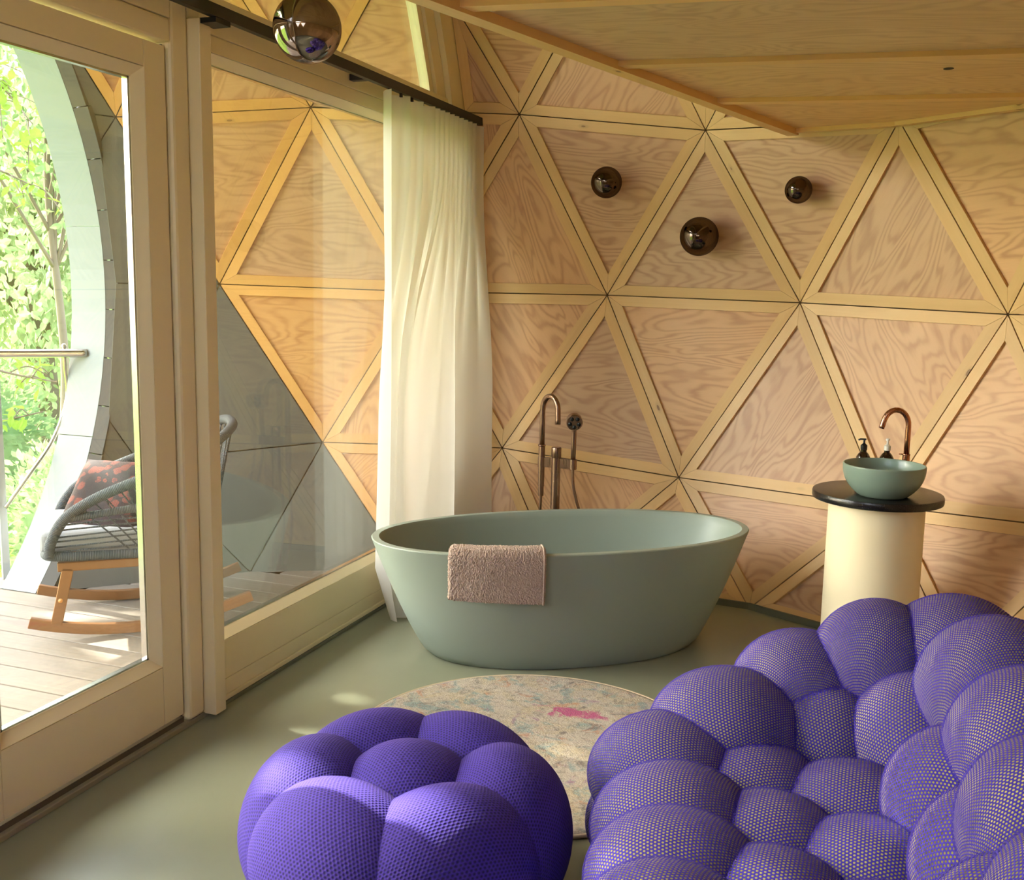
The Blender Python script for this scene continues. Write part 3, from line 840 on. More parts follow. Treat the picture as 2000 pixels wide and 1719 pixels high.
def towel():
    # draped over the near rim: arc-length profile from inside the tub, over the rim, down the outside
    th0, th1 = math.radians(228.6), math.radians(257.2); nu, nv = 84, 60
    tw = empty('towel', tuple(tub_pt(.895, .443, math.radians(243), .44)), 'dusty pink terry towel draped over the bathtub rim', 'towel')
    def surf(u, w, off):
        th = th0 + (th1 - th0) * u
        po = tub_pt(.895, .443, th, 0); e = 1e-3
        tan = (tub_pt(.895, .443, th + e, 0) - po).normalized(); nrm = Vector((tan.y, -tan.x, 0))
        if nrm.dot(po - TC) < 0: nrm = -nrm
        prof = [(-.060, TH - .13), (-.056, TH - .05), (-.052, TH + .000), (-.044, TH + .012), (-.02, TH + .016), (.002, TH + .015), (.013, TH + .006), (.016, TH - .015), (.0155, TH - .07), (.013, TH - .13), (.011, TH - .190)]
        s = w * (len(prof) - 1); i = min(int(s), len(prof) - 2); t = s - i
        d = prof[i][0] * (1 - t) + prof[i+1][0] * t; z = prof[i][1] * (1 - t) + prof[i+1][1] * t
        z2 = z - (.014 * u if w > .6 else 0)
        i0, i1 = Vector(prof[i]), Vector(prof[i+1]); tt = (i1 - i0).normalized(); nn = Vector((-tt.y, tt.x)); 
        if nn.y < 0 and w < .7: nn = -nn
        if w >= .6: nn = Vector((1, 0))
        j = .0008 * math.sin(u * 9 + w * 4) * math.sin(u * 5)
        return po + nrm * (d + nn.x * (off + j)) + Vector((0, 0, z2 + nn.y * (off + j)))
    v = []; f = []; 
    for off in (.004, .021):
        for iv in range(nv + 1):
            for iu in range(nu + 1):
                u, w = iu / nu, iv / nv; e = min(u, 1 - u, 1 - w) * 26; k = 1 - (1 - min(e, 1)) ** 2
                v.append(surf(u, w, .0125 + (off - .0125) * k))
    m = nu + 1; N = m * (nv + 1)
    for iv in range(nv):
        for iu in range(nu):
            q = iv * m + iu
            f.append((q, q+1, q+m+1, q+m)[::-1]); f.append((N+q, N+q+1, N+q+m+1, N+q+m))
    bd = [i for i in range(nu)] + [iv * m + nu for iv in range(nv)] + [nv * m + nu - i for i in range(nu)] + [(nv - iv) * m for iv in range(nv)]
    for i in range(len(bd)):
        a, b = bd[i], bd[(i + 1) % len(bd)]; f.append((a, b, N + b, N + a))
    o = mesh('cloth', v, f, MAT['towel'], tw, True)
    sub = o.modifiers.new('sub', 'SUBSURF'); sub.levels = sub.render_levels = 2
    tx = bpy.data.textures.new('terry', 'CLOUDS'); tx.noise_scale = .005; tx.noise_depth = 1
    dm = o.modifiers.new('pile', 'DISPLACE'); dm.texture = tx; dm.strength = .009; dm.mid_level = .5; dm.texture_coords = 'GLOBAL'
    hem = []
    for iv in range(nv + 1): hem.append(surf(.978, iv / nv, .0225))
    tube('side_hem', hem, .0035, MAT['towel'], tw, 8)
towel()

# ------------------------------------------------------------------ bath tap
def bath_tap():
    Y = 5.02; B = MAT['bronze']
    t = empty('bath_tap', (-1.566, Y, 0), 'bronze floor-standing bath tap with hand shower behind the bathtub', 'tap')
    lathe('floor_flange', [(.001, 0), (.055, 0), (.055, .008), (.05, .012), (.001, .012)], (-1.566, Y, 0), B, t, 32)
    lathe('column', [(.001, .012), (.0235, .012), (.0235, .70), (.0225, .7005), (.0225, .7025), (.0235, .703), (.0235, .832), (.021, .8345), (.001, .835)], (-1.566, Y, 0), B, t, 32)
    lathe('mixer_cap', [(.001, 0), (.0235, 0), (.0255, .003), (.0255, .050), (.024, .053), (.001, .0535)], (-1.566, Y, .782), B, t, 32)
    box('cross_bar', -1.648, -1.472, Y - .009, Y + .013, .728, .778, B, t, .002)
    for x, nm in ((-1.645, 'spout_clamp'), (-1.475, 'shower_holder')): lathe(nm, [(.001, 0), (.0195, 0), (.0195, .052), (.001, .052)], (x, Y, .727), B, t, 24)
    lathe('spout_valve', [(.001, 0), (.014, 0), (.014, .048), (.0165, .050), (.0165, .26), (.019, .262), (.0205, .265), (.019, .269), (.001, .27)], (-1.645, Y, .575), B, t, 24)
    # gooseneck: up, over, and out towards the tub
    g = [(-1.645, Y, .84), (-1.645, Y, .95), (-1.645, Y, 1.02)]
    for k in range(1, 13):
        a = math.pi * k / 12 * .97; d = .058 * (1 - math.cos(a)); g.append((-1.645 + d * .86, Y - d * .50, 1.03 + .070 * math.sin(a)))
    g.append((g[-1][0] + .003, g[-1][1] - .004, .985)); g.append((g[-1][0] + .001, g[-1][1] - .002, .962))
    tube('spout', g, .0140, B, t, 20)
    tube('supply_hose', smooth_path([(-1.645, Y, .577), (-1.646, Y, .52), (-1.652, Y + .01, .40), (-1.64, Y + .03, .2), (-1.60, Y + .02, .03)], 6), .0075, B, t, 10)
    tube('shower_handle', [(-1.475, Y, .765), (-1.474, Y, .86), (-1.473, Y - .002, .935), (-1.471, Y - .010, .955)], [.0125, .013, .0125, .011], B, t, 16)
    # shower head: short drum facing the tub, five dark nozzles
    c = Vector((-1.468, Y - .018, .972)); ax = Vector((.34, -.92, -.18)).normalized(); n1, n2 = frame_at(ax)
    v = []; f = []; nseg = 28; prof = [(.014, -.046), (.034, -.044), (.041, -.036), (.042, .004), (.039, .008), (.001, .008)]
    for r, d in prof:
        for k in range(nseg): a = 2 * math.pi * k / nseg; v.append(c + ax * d + (n1 * math.cos(a) + n2 * math.sin(a)) * r)
    for i in range(len(prof) - 1):
        for k in range(nseg): l = (k + 1) % nseg; f.append((i*nseg+k, i*nseg+l, (i+1)*nseg+l, (i+1)*nseg+k))
    f.append(tuple(range(nseg - 1, -1, -1)))
    hd = mesh('shower_head', v, f, B, t, True); hd.modifiers.new('s', 'EDGE_SPLIT').split_angle = math.radians(35)
    for k in range(5):
        a = 2 * math.pi * k / 5 + .3; p = c + ax * .0075 + (n1 * math.cos(a) + n2 * math.sin(a)) * .0235
        tube('nozzle', [p, p + ax * .003], .0105, MAT['rose_black'], hd, 16)
    tube('shower_hose', smooth_path([(-1.475, Y, .728), (-1.474, Y, .69), (-1.468, Y, .63), (-1.452, Y + .005, .56), (-1.435, Y + .01, .47), (-1.45, Y + .03, .2), (-1.53, Y + .03, .04), (-1.56, Y + .01, .02)], 6), .0078, B, t, 10)
bath_tap()

# ------------------------------------------------------------------ basin stand, bowl, tap, bottles
BX, BY = .002, 4.675
bs = empty('basin_stand', (BX, BY, 0), 'cream cylindrical basin stand with a round black stone top', 'basin stand')
lathe('column', [(.001, 0), (.2, 0), (.2, .764), (.001, .764)], (BX, BY, 0), MAT['column_cream'], bs, 96)
lathe('stone_top', [(.001, .765), (.262, .765), (.270, .768), (.272, .775), (.272, .792), (.269, .799), (.262, .801), (.001, .801)], (BX, BY, 0), MAT['stone'], bs, 96)
bw = empty('wash_bowl', (.022, 4.585, .801), 'sage green round wash bowl on the black stone top', 'bowl')
prof = [(.001, 0), (.088, 0), (.102, .004)]
for k in range(1, 15):
    t = k / 14; prof.append((.102 + .066 * (1 - (1 - t) ** 2.4), .004 + .126 * t))
prof += [(.168, .133), (.166, .136), (.162, .136), (.160, .132)]
for k in range(1, 13):
    t = 1 - k / 12; prof.append((.03 + .129 * math.sin(t * math.pi / 2) ** .8, .016 + .114 * t ** 1.3))
prof.append((.001, .014))
lathe('bowl', prof, (.022, 4.585, .801), MAT['bowl_green'], bw, 96, True, False)
lathe('drain', [(.0005, 0), (.02, 0), (.02, .003), (.0005, .004)], (.022, 4.585, .8155), MAT['copper'], bw, 20)
def basin_tap():
    x, y = .110, 4.80; C = MAT['copper']
    t = empty('basin_tap', (x, y, .801), 'copper gooseneck tap behind the wash bowl', 'tap')
    lathe('base', [(.001, 0), (.022, 0), (.022, .006), (.0155, .008), (.0155, .148), (.001, .148)], (x, y, .801), C, t, 24)
    lathe('collar', [(.001, 0), (.0165, 0), (.0175, .003), (.0165, .006), (.001, .006)], (x, y, .949), C, t, 24)
    tube('lever', [(x - .014, y - .002, .953), (x - .03, y - .006, .954)], .003, C, t, 8)
    g = [(x, y, .954), (x, y, 1.02), (x, y, 1.075)]
    for k in range(1, 13):
        a = math.pi * k / 12 * .93; d = .053 * (1 - math.cos(a)); g.append((x - d * .99, y - d * .25, 1.078 + .070 * math.sin(a)))
    g.append((g[-1][0] - .004, g[-1][1] - .001, g[-1][2] - .018)); g.append((g[-1][0] - .003, g[-1][1], g[-1][2] - .010))
    tube('spout', g, .0122, C, t, 18)
basin_tap()
def bottle(x, y, mat, label, black):
    t = empty('pump_bottle', (x, y, .801), label, 'bottle', 'pump bottles behind the wash bowl')
    s = .93
    lathe('bottle', [(.001, 0), (.030, 0), (.032, .004), (.032, .112), (.030, .128), (.022, .142), (.0125, .152), (.0125, .160), (.001, .160)], (x, y, .801), MAT['bottle_amber'], t, 32)
    p = lathe('pump', [(.001, .160), (.0145, .160), (.0145, .180), (.011, .183), (.008, .186), (.006, .188), (.0045, .190), (.0045, .204), (.001, .204)], (x, y, .801), mat, t, 20)
    if black:
        tube('nozzle', [(x + .008, y, 1.008), (x - .016, y - .004, 1.008), (x - .025, y - .006, 1.004)], .0042, mat, p, 10)
    else:
        lathe('nozzle', [(.001, .204), (.008, .204), (.009, .208), (.007, .213), (.001, .213)], (x, y, .801), mat, p, 16)
bottle(-.068, 4.805, MAT['pump_black'], 'dark amber pump bottle with a black pump behind the wash bowl', True)
bottle(.030, 4.830, MAT['pump_white'], 'dark amber pump bottle with a white pump beside the copper tap', False)

# ------------------------------------------------------------------ lamps
def sphere_vf(c, rx, ry, rz, nu=48, nv=28, rot=None, squash=None):
    v = []; f = []
    for i in range(nv + 1):
        ph = math.pi * i / nv
        for k in range(nu):
            th_ = 2 * math.pi * k / nu
            q = Vector((rx * math.sin(ph) * math.cos(th_), ry * math.sin(ph) * math.sin(th_), rz * math.cos(ph)))
            if squash: q = squash(q)
            if rot: q = rot @ q
            v.append(Vector(c) + q)
    for i in range(nv):
        for k in range(nu):
            l = (k + 1) % nu
            if i == 0: f.append((k, (i+1)*nu+k, (i+1)*nu+l))
            elif i == nv - 1: f.append((i*nu+k, (i+1)*nu+k, i*nu+l))
            else: f.append((i*nu+k, (i+1)*nu+k, (i+1)*nu+l, i*nu+l))
    return v, f
def wall_lamp(wp, r, label):
    wp = Vector(wp); n = (Vector(CEN) - wp).normalized(); c = wp + n * (r + .028)
    t = empty('wall_lamp', tuple(wp), label, 'wall lamp', 'smoked glass globe lamps on the plywood wall')
    v, f = sphere_vf(c, r, r, r, 56, 32); mesh('globe', v, f, MAT['smoked_globe_dark'], t, True)
    tube('mount', [wp - n * .002, wp + n * .03], .030, MAT['track_black'], t, 24)
    tube('bulb_stem', [wp + n * .031, c + n * r * .1], .014, MAT['track_black'], t, 12)
    v, f = sphere_vf(c + n * r * .15, r * .3, r * .3, r * .3, 20, 12); mesh('bulb', v, f, MAT['pump_white'], t, True)
wall_lamp((-1.514, 5.761, 2.246), .085, 'mid-sized dark smoked glass globe wall lamp nearest the white curtain')
wall_lamp((-.968, 5.764, 1.946), .103, 'largest and lowest dark smoked glass globe wall lamp')
wall_lamp((-.448, 5.615, 2.176), .068, 'smallest dark smoked glass globe wall lamp beneath the loft corner')
def pendant():
    c = Vector((-1.427, 2.38, 2.283)); r = .0855
    t = empty('pendant_lamp', tuple(c + Vector((0, 0, r))), 'mirrored smoked glass globe pendant lamp on a black cable', 'pendant lamp')
    v, f = sphere_vf(c, r, r, r, 72, 44); mesh('globe', v, f, MAT['smoked_globe'], t, True)
    lathe('cap', [(.001, 0), (.028, 0), (.028, .05), (.006, .056), (.001, .056)], (c.x, c.y, c.z + r - .004), MAT['track_black'], t, 24)
    top = CEN[2] + math.sqrt(RAD ** 2 - (c.x - CEN[0]) ** 2 - (c.y - CEN[1]) ** 2) + .03
    tube('cable', [(c.x, c.y, c.z + r + .05), (c.x, c.y, top)], .0035, MAT['cable_black'], t, 8)
    v, f = sphere_vf(c + Vector((0, 0, .03)), .022, .022, .03, 20, 12); mesh('bulb', v, f, MAT['pump_white'], t, True)
pendant()

# ------------------------------------------------------------------ rug
RC, RR = (-1.13, 3.37), .655
rg = bpy.data.objects.new('round_rug', None); COL.objects.link(rg); rg.location = (RC[0], RC[1], 0)
tag(rg, 'round cream rug with faded multicoloured speckles', 'rug')
v = [(0, 0, .0145)]; f = []; nr, na = 26, 140
for i in range(1, nr + 1):
    for k in range(na):
        a = 2 * math.pi * k / na; r = RR * i / nr; v.append((r * math.cos(a), r * math.sin(a), .0145 if i < nr else .012))
for k in range(na): f.append((0, 1 + k, 1 + (k + 1) % na))
for i in range(nr - 1):
    for k in range(na): l = (k + 1) % na; f.append((1+i*na+k, 1+(i+1)*na+k, 1+(i+1)*na+l, 1+i*na+l))
b0 = len(v)
for k in range(na): a = 2 * math.pi * k / na; v.append((RR * math.cos(a), RR * math.sin(a), .001))
for k in range(na): l = (k + 1) % na; f.append((1+(nr-1)*na+k, b0+k, b0+l, 1+(nr-1)*na+l))
o = mesh('pile', v, f, MAT['rug'], None, True); o.parent = rg
ed_ = tube('binding', [(RR * math.cos(2*math.pi*k/na), RR * math.sin(2*math.pi*k/na), .0075) for k in range(na)], .0072, MAT['rug_edge'], None, 8, True); ed_.parent = rg

# ------------------------------------------------------------------ bubble pouf and bubble sofa
def bubble_vf(c, rx, ry, rz, yaw, axis, k=1.0, nu=48, nv=26, power=1.0):
    axis = Vector(axis).normalized(); n1, n2 = frame_at(axis); Ry = Matrix.Rotation(yaw, 3, 'Z'); Ri = Ry.transposed(); rm = (rx + ry + rz) / 3
    v = []; f = []; uv = []
    for i in range(nv + 1):
        ph = math.pi * i / nv
        for q in range(nu):
            th_ = 2 * math.pi * q / nu
            d = axis * math.cos(ph) + (n1 * math.cos(th_) + n2 * math.sin(th_)) * math.sin(ph)
            l = Ri @ d; p = Ry @ Vector((l.x * (rx + k), l.y * (ry + k), l.z * (rz + k)))
            v.append(Vector(c) + p); uv.append((ph * rm * math.cos(th_) + c[0] * 3.1, ph * rm * math.sin(th_) + c[1] * 2.7))
    for i in range(nv):
        for q in range(nu):
            l = (q + 1) % nu
            if i == 0: f.append((q, (i+1)*nu+q, (i+1)*nu+l))
            elif i == nv - 1: f.append((i*nu+q, (i+1)*nu+q, i*nu+l))
            else: f.append((i*nu+q, (i+1)*nu+q, (i+1)*nu+l, i*nu+l))
    return v, f, uv
YAW = math.radians(19.83)
PC = Vector((-1.116, 2.328, 0))
pf = empty('bubble_pouf', tuple(PC), 'round purple knitted pouf with puffy lobes', 'pouf')
for k in range(6):
    a = math.radians(-4 + 60 * k) + YAW; d = Vector((math.cos(a), math.sin(a), 0))
    v, f, uv = bubble_vf(PC + d * .252 + Vector((0, 0, .222)), .190, .262, .220, a, d * .75 + Vector((0, 0, 1)), 0.0)
    mesh('lobe', v, f, MAT['knit'], pf, True, uv)
v, f, uv = bubble_vf(PC + Vector((0, 0, .255)), .205, .205, .195, 0, (0, 0, 1), 0.0); mesh('lobe', v, f, MAT['knit'], pf, True, uv)
lathe('base', [(.001, 0), (.25, 0), (.27, .02), (.27, .06), (.001, .06)], tuple(PC), MAT['seal_black'], pf, 40)

SOFA = [(-.523,2.724,.340,.180,.132),(-.444,2.434,.340,.172,.122),(-.400,2.205,.340,.168,.118),(-.372,1.975,.340,.160,.116),
 (-.372,2.870,.420,.189,.140),(-.185,3.112,.500,.163,.140),(.041,3.153,.580,.156,.171),(.263,3.179,.630,.168,.150),(.352,2.910,.640,.166,.166),(.405,2.529,.640,.158,.164),(.405,2.154,.640,.150,.158),
 (-.102,2.954,.400,.148,.140),(.127,2.898,.460,.138,.152),(.207,2.556,.470,.140,.150),(.265,2.25,.480,.140,.145),
 (-.264,2.741,.320,.157,.112),(-.001,2.696,.320,.164,.112),(-.187,2.444,.320,.150,.112),(.045,2.392,.320,.158,.116),(-.152,2.175,.320,.152,.112),
 # nearer part of the seat and back
 (.08,2.10,.320,.160,.116),(-.14,1.90,.320,.155,.116),(.06,1.82,.320,.155,.116),(-.36,1.73,.340,.16,.118),(-.30,1.52,.36,.165,.13),(-.06,1.56,.36,.165,.14),(.17,1.62,.42,.16,.15),
 (.27,1.94,.48,.14,.15),(.42,1.80,.64,.15,.16),(.36,1.52,.58,.16,.17)]
LOW = [(-.55,2.70,.16,.172,.15),(-.47,2.42,.16,.17,.15),(-.42,2.19,.16,.17,.15),(-.39,1.96,.16,.165,.15),(-.38,1.72,.16,.165,.15),(-.32,1.50,.17,.17,.16),
 (-.40,2.93,.19,.18,.17),(-.20,3.16,.22,.175,.19),(.05,3.24,.24,.175,.22),(.29,3.25,.26,.18,.24),(.45,2.98,.27,.17,.25),(.50,2.60,.27,.17,.25),(.50,2.2,.27,.17,.25),(.50,1.82,.27,.17,.25),(.40,1.5,.25,.17,.24),(-.04,1.50,.18,.18,.17),(.18,1.47,.2,.18,.19)]
sf = empty('bubble_sofa', (-.05, 2.4, 0), 'purple bubble sofa in mesh fabric with lime showing through', 'sofa')
def sofa_normal(x, y, z):
    if z < .33: return Vector((0, 0, 1))
    if x < -.3 and y < 2.8: return Vector((-.5, 0, .87))                       # front edge
    if y > 2.85 and z > .41 and not (y < 2.95 and z < .47): return Vector((min(.45, (x + .05) * 1.2), .55, .75)).normalized()   # crest of the far arm
    if z > .55: return Vector((.55, 0, .83))                                     # crest of the back
    if y > 2.85: return Vector((-.25 - max(x, 0) * 1.5, -.55, .75)).normalized() # inner side of the arm
    return Vector((-.7, 0, .7))                                                # inner side of the back
for q in SOFA + LOW:
    x, y, z, rx, rz = q; c = Vector((x, y, z)); low = q in LOW
    n = (c - Vector((0, 2.4, .2))).normalized() if low else sofa_normal(x, y, z)
    dl = .0 if low else .045
    c = c - n * dl; rx += dl; rz += dl; ry = min(rx, .21) * .96
    v, f, uv = bubble_vf(c, rx, ry, rz, YAW, n, 0.0)
    hid = low and LOW.index(q) > 6                                             # outer sides: closed knit
    b = mesh('bubble_cushion', v, f, MAT['knit' if hid else 'mesh_fabric'], sf, True, uv)
    if hid: continue
    v, f, uv = bubble_vf(c, rx, ry, rz, YAW, n, -.0044, 36, 20); mesh('lining', v, f, MAT['lime_lining'], b, True, uv)
core = MB()
v, f = box_vf(-.42, .38, 1.55, 3.05, .0, .16); core.add(v, f); core.build('base', MAT['seal_black'], sf)

# ------------------------------------------------------------------ rocking chair on the terrace
def rocking_chair():
    O_ = Vector((-3.405, 4.03, 0)); Fd = Vector((-.76, -.65, 0)).normalized(); Sd = Vector((-Fd.y, Fd.x, 0))   # Sd: towards the near side
    if Sd.y > 0: Sd = -Sd
    def P(f_, s_, z): return O_ + Fd * f_ + Sd * s_ + Vector((0, 0, z))
    ch = empty('rocking_chair', tuple(O_), 'grey rope rocking chair with acacia legs on the terrace', 'chair')
    AC, RP = MAT['acacia'], MAT['rope']
    def bar(name, pts, w, h, mat, parent=ch):        # rectangular section along a path (side w, vertical h)
        v = []; f = []; u = []; n = len(pts); L = 0
        for i, (f_, s_, z) in enumerate(pts):
            a = pts[max(i-1, 0)]; b = pts[min(i+1, n-1)]; t = Vector((b[0]-a[0], b[2]-a[2])).normalized(); nn = Vector((-t.y, t.x))
            if i: L += math.dist(pts[i-1], pts[i])
            for ds, dh in ((-w/2, -h/2), (w/2, -h/2), (w/2, h/2), (-w/2, h/2)):
                v.append(P(f_ + nn.x * dh, s_ + ds, z + nn.y * dh)); u.append((L, ds + dh * .8))
        for i in range(n - 1):
            for k in range(4): f.append((i*4+k, i*4+(k+1) % 4, (i+1)*4+(k+1) % 4, (i+1)*4+k))
        f += [(3,2,1,0), tuple((n-1)*4+k for k in range(4))]
        o = mesh(name, v, f, mat, parent, False, u); bevel(o, .004); return o
    for s in (.275, -.275):
        bar('rocker', [(.475 - i * .062, s, .030 + .085 * ((.04 - (.475 - i * .062)) / .5) ** 2) for i in range(17)], .03, .05, AC)
        bar('leg', [(.36, s, .075), (.30, s, .34)], .032, .05, AC); bar('leg', [(-.27, s, .075), (-.24, s, .34)], .032, .05, AC)
        bar('side_rail', [(.345, s, .345), (-.30, s, .345)], .032, .042, AC)
        p = P(.338, s + (.016 if s > 0 else -.016), .19); tube('dowel', [p, p + Sd * (.004 if s > 0 else -.004)], .010, MAT['acacia_pin'], ch, 14)
    for f0 in (.325, -.27): 
        a, b = P(f0, .275, .345), P(f0, -.275, .345); tube('cross_rail', [a, b], .018, AC, ch, 8)
    # wrapped tubes: seat ring and the sweeping arm-and-back hoop
    seat = smooth_path([P(.37, .29, .40), P(.39, .1, .40), P(.39, -.1, .40), P(.37, -.29, .40), P(.1, -.31, .395), P(-.22, -.30, .39), P(-.33, -.16, .39), P(-.33, .16, .39), P(-.22, .30, .39), P(.1, .31, .395)], 8, True)
    tube('seat_ring', seat, .022, RP, ch, 12, True)
    hoop_c = [(.375, .305, .40), (.365, .315, .47), (.30, .325, .58), (.17, .335, .665), (.0, .34, .735), (-.18, .335, .80), (-.34, .30, .885), (-.44, .18, .945), (-.465, 0, .955)]
    hc = hoop_c + [(a, -b, z) for a, b, z in hoop_c[-2::-1]]
    hoop = smooth_path([P(*q) for q in hc], 10); tube('arm_hoop', hoop, .024, RP, ch, 12)
    mid = smooth_path([P(.30, -.325, .575), P(.1, -.33, .60), P(-.15, -.31, .63), P(-.33, -.2, .66), P(-.38, 0, .67), P(-.33, .2, .66), P(-.15, .31, .63), P(.1, .33, .60), P(.30, .325, .575)], 8); tube('waist_band', mid, .017, RP, ch, 10)
    n = len(hoop); m = len(seat)
    # cords: fans from the hoop down to the seat ring
    def sp(q): return seat[int(q * m) % m]
    cords = []
    for s in (1, -1):
        for i in range(9):      # diagonal cords
            t = .16 + .022 * i; h = hoop[int((t if s > 0 else 1 - t) * (n - 1))]; lo = P(.02 - .045 * i, s * .305, .40); cords.append((h, lo))
        for i in range(9):      # near-level cords from the front of the arm to the rear
            t = .012 + .016 * i; h = hoop[int(round((t if s > 0 else 1 - t) * (n - 1)))]; z = .415 + .026 * i; cords.append((h, P(-.16, s * .31, z)))
        for i in range(9):
            t = .33 + .02 * i; h = hoop[int((t if s > 0 else 1 - t) * (n - 1))]; lo = P(-.26 - .012 * i, s * (.28 - .03 * i), .40); cords.append((h, lo))
        for i in range(7):      # upper cords between hoop and waist band
            t = .17 + .035 * i; h = hoop[int((t if s > 0 else 1 - t) * (n - 1))]; q = .05 + .06 * i; w = mid[int(((1 - q) if s > 0 else q) * (len(mid) - 1))]; cords.append((h, w))
    for i in range(9): cords.append((hoop[int((.43 + .0175 * i) * (n - 1))], P(-.335, .17 - .0425 * i, .40)))
    for a, b in cords: tube('cord', [a, b], .0042, RP, ch, 6)
    # seat cushion: a thing lying on the chair
    cu = empty('seat_cushion', tuple(P(.06, 0, .42)), 'pale grey seat cushion on the rocking chair', 'cushion')
    v, f = box_vf(-.30, .385, -.265, .265, .405, .505)
    o = mesh('cover', [P(q[0] + .04 * (1 if q[0] > 0 else 0), q[1], q[2]) for q in v], [t[::-1] for t in f], MAT['cushion_grey'], cu); bevel(o, .03, 4)
    # scatter cushion leaning inside the near arm
    pl = empty('scatter_cushion', tuple(P(.12, .1, .52)), 'dark red floral scatter cushion on the rocking chair', 'cushion')
    c = P(.11, .03, .60); U = (Fd * .72 + Vector((0, 0, .12)) + Sd * -.30).normalized(); Wn = (Sd * .62 + Fd * .40 + Vector((0, 0, .66))).normalized(); V = Wn.cross(U).normalized(); U = V.cross(Wn)
    g = 22; v = []; uv = []; f = []
    for side in (1, -1):
        for i in range(g + 1):
            for j in range(g + 1):
                a, b = i / g * 2 - 1, j / g * 2 - 1; bul = ((1 - a ** 4) * (1 - b ** 4)) ** .6; pin = 1 - .09 * (1 - abs(a * b)) * (abs(a) ** 3 + abs(b) ** 3) * .5
                v.append(c + U * a * .215 * pin + V * b * .215 * pin + Wn * side * (.075 * bul + .001)); uv.append((a * .215, b * .215))
    q0 = (g + 1) ** 2
    for i in range(g):
        for j in range(g):
            a = i * (g + 1) + j; f.append((a, a+g+1, a+g+2, a+1)); f.append((q0+a, q0+a+1, q0+a+g+2, q0+a+g+1))
    bd = [j for j in range(g)] + [i * (g+1) + g for i in range(g)] + [g * (g+1) + g - j for j in range(g)] + [(g - i) * (g+1) for i in range(g)]
    for i in range(len(bd)): a, b = bd[i], bd[(i+1) % len(bd)]; f.append((a, b, q0 + b, q0 + a))
    mesh('cover', v, f, MAT['floral'], pl, True, uv)
rocking_chair()

# ------------------------------------------------------------------ garden
gv = []; gf = []; nx = 40
for i in range(nx + 1):
    for j in range(nx + 1):
        x = -5.2 - 60 * (i / nx) ** 1.6; y = -40 + 90 * j / nx; d = -5.2 - x
        gv.append((x, y, -1.3 - .035 * d + .25 * math.sin(x * .5) * math.sin(y * .37)))
for i in range(nx):
    for j in range(nx): q = i * (nx + 1) + j; gf.append((q, q+1, q+nx+2, q+nx+1))
gr = mesh('lawn', gv, gf, MAT['grass'], None, True); tag(gr, 'sloping green lawn below the terrace', None, None, 'structure')

LEAF = [(0, 0, 0), (.30, .26, .03), (.62, .24, .02), (1, 0, -.06), (.62, -.24, .02), (.30, -.26, .03), (.34, 0, -.03), (.68, 0, -.04)]
LEAFF = [(0, 6, 1), (1, 6, 7, 2), (2, 7, 3), (0, 5, 6), (5, 4, 7, 6), (4, 3, 7)]
def leaf_at(mb, p, d, up, s):
    d = d.normalized(); r = d.cross(up)
    if r.length < 1e-3: r = Vector((1, 0, 0))
    r.normalize(); n = r.cross(d)
    mb.add([p + (d * q[0] + r * q[1] + n * q[2]) * s for q in LEAF], LEAFF)
def rvec(): 
    while True:
        q = Vector((rng.uniform(-1, 1), rng.uniform(-1, 1), rng.uniform(-1, 1)))
        if .05 < q.length < 1: return q
# leaves are left out of the crowns so sun patches land on these spots
GAPS = [((-1.06, 2.11, .43), .16), ((-3.30, 3.75, 0), .20), ((-3.1, 3.62, 0), .12), ((-1.93, 3.43, 0), .03), ((-1.86, 3.10, 0), .05), ((-1.75, 3.38, 0), .035), ((-4.2, 3.2, 0), .22), ((-3.55, 4.1, .75), .10)]
def in_gap(p):
    for g, r in GAPS:
        w = Vector(g) - p; t = w.dot(SUN)
        if (w - SUN * t).length < r + .10: return True
    return False
def tree(name, base, height, crown_c, crown_r, nleaf, leaf_s, mat, label, group, trunk_r=.12, droop=0.0, gaps=False, branches=9):
    base = Vector(base); cc = Vector(crown_c); t = empty(name, tuple(base), label, 'tree', group)
    top = cc + Vector((0, 0, crown_r[2] * .55))
    trunk = smooth_path([base, base + (cc - base) * .35 + Vector((rng.uniform(-.2, .2), rng.uniform(-.2, .2), 0)), base + (cc - base) * .75, cc, top], 5)
    tube('trunk', trunk, [trunk_r * (1 - .85 * i / len(trunk)) for i in range(len(trunk))], MAT['bark'], t, 10)
    br = MB(); tips = []
    for k in range(branches):
        s = trunk[int(len(trunk) * rng.uniform(.35, .85))]; q = rvec().normalized(); e = cc + Vector((q.x * crown_r[0], q.y * crown_r[1], abs(q.z) * crown_r[2] * .8 - .1 * crown_r[2])) * .85
        mid_ = (s + e) / 2 + Vector((rng.uniform(-.3, .3), rng.uniform(-.3, .3), rng.uniform(0, .4))); pth = smooth_path([s, mid_, e], 5)
        v, f, u = tube_vf(pth, [trunk_r * .38 * (1 - .8 * i / len(pth)) for i in range(len(pth))], 6); br.add(v, f, u); tips += pth[4:]
    b = br.build('branches', MAT['bark'], t, True); b['kind'] = 'stuff'
    fo = MB(); clumps = [cc + Vector(((q := rvec()).x * crown_r[0], q.y * crown_r[1], q.z * crown_r[2])) for _ in range(max(8, nleaf // 70))] + tips
    for _ in range(nleaf):
        c0 = rng.choice(clumps); p = c0 + rvec() * (crown_r[0] * .26)
        if droop: p.z -= abs(rng.gauss(0, droop))
        if gaps and in_gap(p): continue
        d = rvec(); d.z -= .4 + droop; leaf_at(fo, p, d, rvec(), leaf_s * rng.uniform(.7, 1.25))
    o = fo.build('foliage', mat, t); o['kind'] = 'stuff'
    return t
